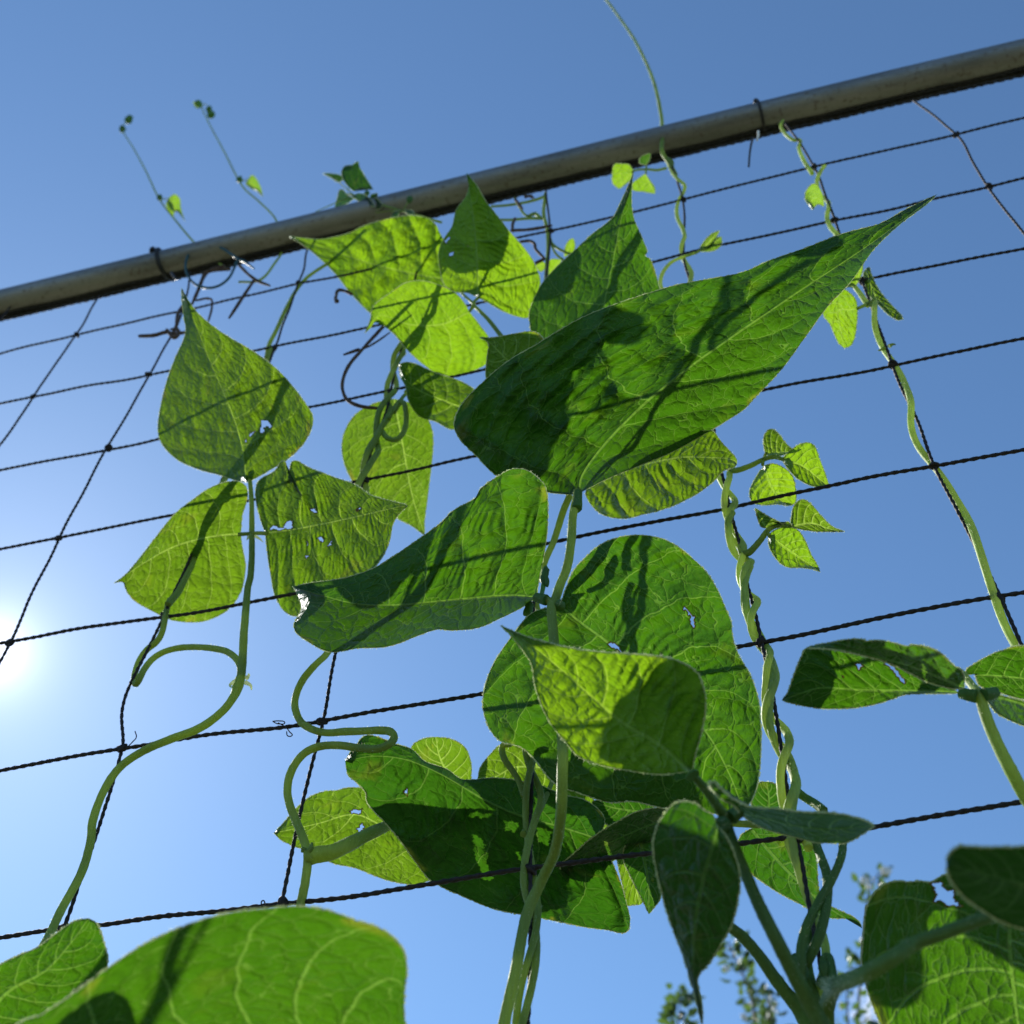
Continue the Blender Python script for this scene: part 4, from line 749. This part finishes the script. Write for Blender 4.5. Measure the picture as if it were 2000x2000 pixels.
curve_thing('dried_tendril', 'crooked dried brown tendrils behind the dark upright leaf below the pole', 'tendril', ['C 380,580,-.002 500,575,.0 600,560,.001 690,542,.002', 'C 410,490,-.003 390,540,-.003 395,590,-.002', 'C 450,665,-.003 520,660,-.002 555,680,-.001 565,720,-.001 600,760,.0 630,790,.0', 'C 560,830,-.002 640,790,.001', 'C 410,345,.006 430,370,.004 465,420,.0', 'C 480,330,.006 520,320,.006 550,335,.006'], TWIG, .0012, GT)

# ================================================================== tree shoots and cloud far behind
def far_pt(px, py, z):
    u, v = uvdir(px, py); return c2w(u, v, np.asarray(z, float) + 0 * u)
LF = leaf_mat('tree_leaf', (.02, .045, .022), (.045, .09, .012), (.03, .055, .02), (.06, .11, .02), gloss=.10, tert=.0, rough=.45)
def small_leaf(mb, c, d, n, ln, wd, fold):
    d = d / np.linalg.norm(d); sdv = np.cross(d, n); sdv /= np.linalg.norm(sdv) + 1e-9; n = np.cross(sdv, d)
    prof = [(0, .05), (.18, .7), (.42, 1), (.7, .75), (.9, .3), (1, .02)]
    v = []; uv = []
    for s_, w_ in prof:
        for t_ in (-1, 0, 1):
            v.append(c + d * ln * s_ + sdv * wd * w_ * t_ + n * (fold * wd * w_ * abs(t_) - .18 * ln * s_ * s_)); uv.append([s_, t_, s_ * ln * 100, t_ * wd * 100, wd * 100, ln * 100])
    f = []
    for i in range(len(prof) - 1):
        for k in range(2): f.append([i * 3 + k, i * 3 + k + 1, i * 3 + k + 4, i * 3 + k + 3])
    mb.add(np.array(v), np.array(f), 0, np.array(uv))
tree = thing('fruit_tree', 'leafy upright fruit tree shoots out of focus behind the net at lower right', 'tree')
ZT = 3.2
shoots = [('K 230,2250 250,2050 268,1880 278,1760 290,1680', 70, .0032, 0), ('K 830,2300 810,2050 790,1880 760,1720 700,1580 640,1450 605,1360', 115, .0045, 1), ('K 930,2300 900,1960 880,1800 850,1700 930,1720', 40, .0035, 2),
          ('K 1480,2300 1500,1800 1530,1400 1560,1100 1590,980 1640,900 1700,870', 34, .004, 3), ('K 1450,2200 1420,1800 1430,1600 1470,1530', 18, .003, 4), ('K 1560,2300 1500,2050 1540,1900 1590,1880', 20, .003, 5)]
base_pt = far_pt(*P('K 900,3300')[0], ZT); base_pt[2] = 0
trunk_top = far_pt(*P('K 900,2700')[0], ZT)
tm = MB(); tube(tm, crom([base_pt, base_pt * .5 + trunk_top * .5 + [.03, 0, 0], trunk_top], 30), np.linspace(.045, .022, 30), 14, jit=.05)
for st_, nl, r, sd_ in shoots:
    c = crom([q[:2] for q in P(st_)], 60); p = far_pt(c[:, 0], c[:, 1], ZT + .12 * math.sin(sd_ * 2.3)); link = crom([trunk_top, trunk_top * .6 + p[0] * .4 + [0, 0, .05], p[0]], 20)
    tube(tm, np.vstack([link[:-1], p]), np.r_[np.linspace(r * 2.4, r * 1.2, 19), np.linspace(r * 1.2, r * .35, 60)], 8)
mesh_obj('trunk', tm, BARK, tree)
for st_, nl, r, sd_ in shoots:
    rg = np.random.default_rng(200 + sd_); lm_ = MB(); bl = MB(); c = crom([q[:2] for q in P(st_)], 60); p = far_pt(c[:, 0], c[:, 1], ZT + .12 * math.sin(sd_ * 2.3))
    for k in range(int(nl * 1.7)):
        u_k = rg.uniform(.12, 1) if sd_ != 3 else rg.choice([rg.uniform(.5, .62), rg.uniform(.8, 1)]); i = min(58, int(u_k * 59)); up = p[i + 1] - p[i]; up /= np.linalg.norm(up)
        o_ = rg.normal(size=3); o_ -= up * (o_ @ up); o_ /= np.linalg.norm(o_); d = o_ + up * rg.uniform(.1, .9)
        sp_ = rg.uniform(.25, 1.0); small_leaf(lm_, p[i] + o_ * (.004 + .045 * sp_ * rg.uniform(0, 1)), d, rg.normal(size=3), rg.uniform(.018, .036), rg.uniform(.007, .012), rg.uniform(0, .5))
    mesh_obj('foliage', lm_, LF, tree)
bl = MB()
for q, r in (('K 1690,880', .013), ('K 1545,945', .011), ('K 595,1550', .009), ('K 715,1880', .009), ('K 1570,990', .008), ('K 1690,1870', .008)):
    cpt = far_pt(*P(q)[0], ZT - .03)
    for k in range(5):
        a = 2 * math.pi * k / 5; d = np.array([math.cos(a), .3 * math.sin(2 * a), math.sin(a)]); blob(bl, cpt + d * r * .55, r * .55, seed=k, amp=.06, sc=(1, .6, 1))
mesh_obj('white_cluster', bl, WHITE, tree)  # small white blob clusters among the far shoots

cl = MB(); ZC = 900.0
for q, r in (('K 1560,1800', 10), ('K 1600,1770', 8), ('K 1530,1830', 9), ('K 1640,1790', 12), ('K 1580,1860', 11), ('K 1700,1850', 14), ('K 1500,1800', 5), ('K 1620,1900', 11)):
    blob(cl, far_pt(*P(q)[0], ZC), r, seed=int(r * 7), amp=.3, sc=(1.1, 1, .9), nu=24, nv=16)
m, t = mat('cloud_vapour'); b = NB(t); nz = b.n('ShaderNodeTexNoise', {'Vector': b.n('ShaderNodeTexCoord').outputs['Object'], 'Scale': .14, 'Detail': 4.0}).outputs[0]
vs = b.n('ShaderNodeVolumeScatter', {'Color': (1, 1, 1, 1), 'Density': b.ss(nz, .42, .62, 0, .075), 'Anisotropy': .45}).outputs[0]
b.n('ShaderNodeOutputMaterial', {1: vs})
tag(mesh_obj('cloud', cl, m), 'small white puff of cloud low in the sky', 'cloud', kind='structure')
bpy.context.view_layer.update()
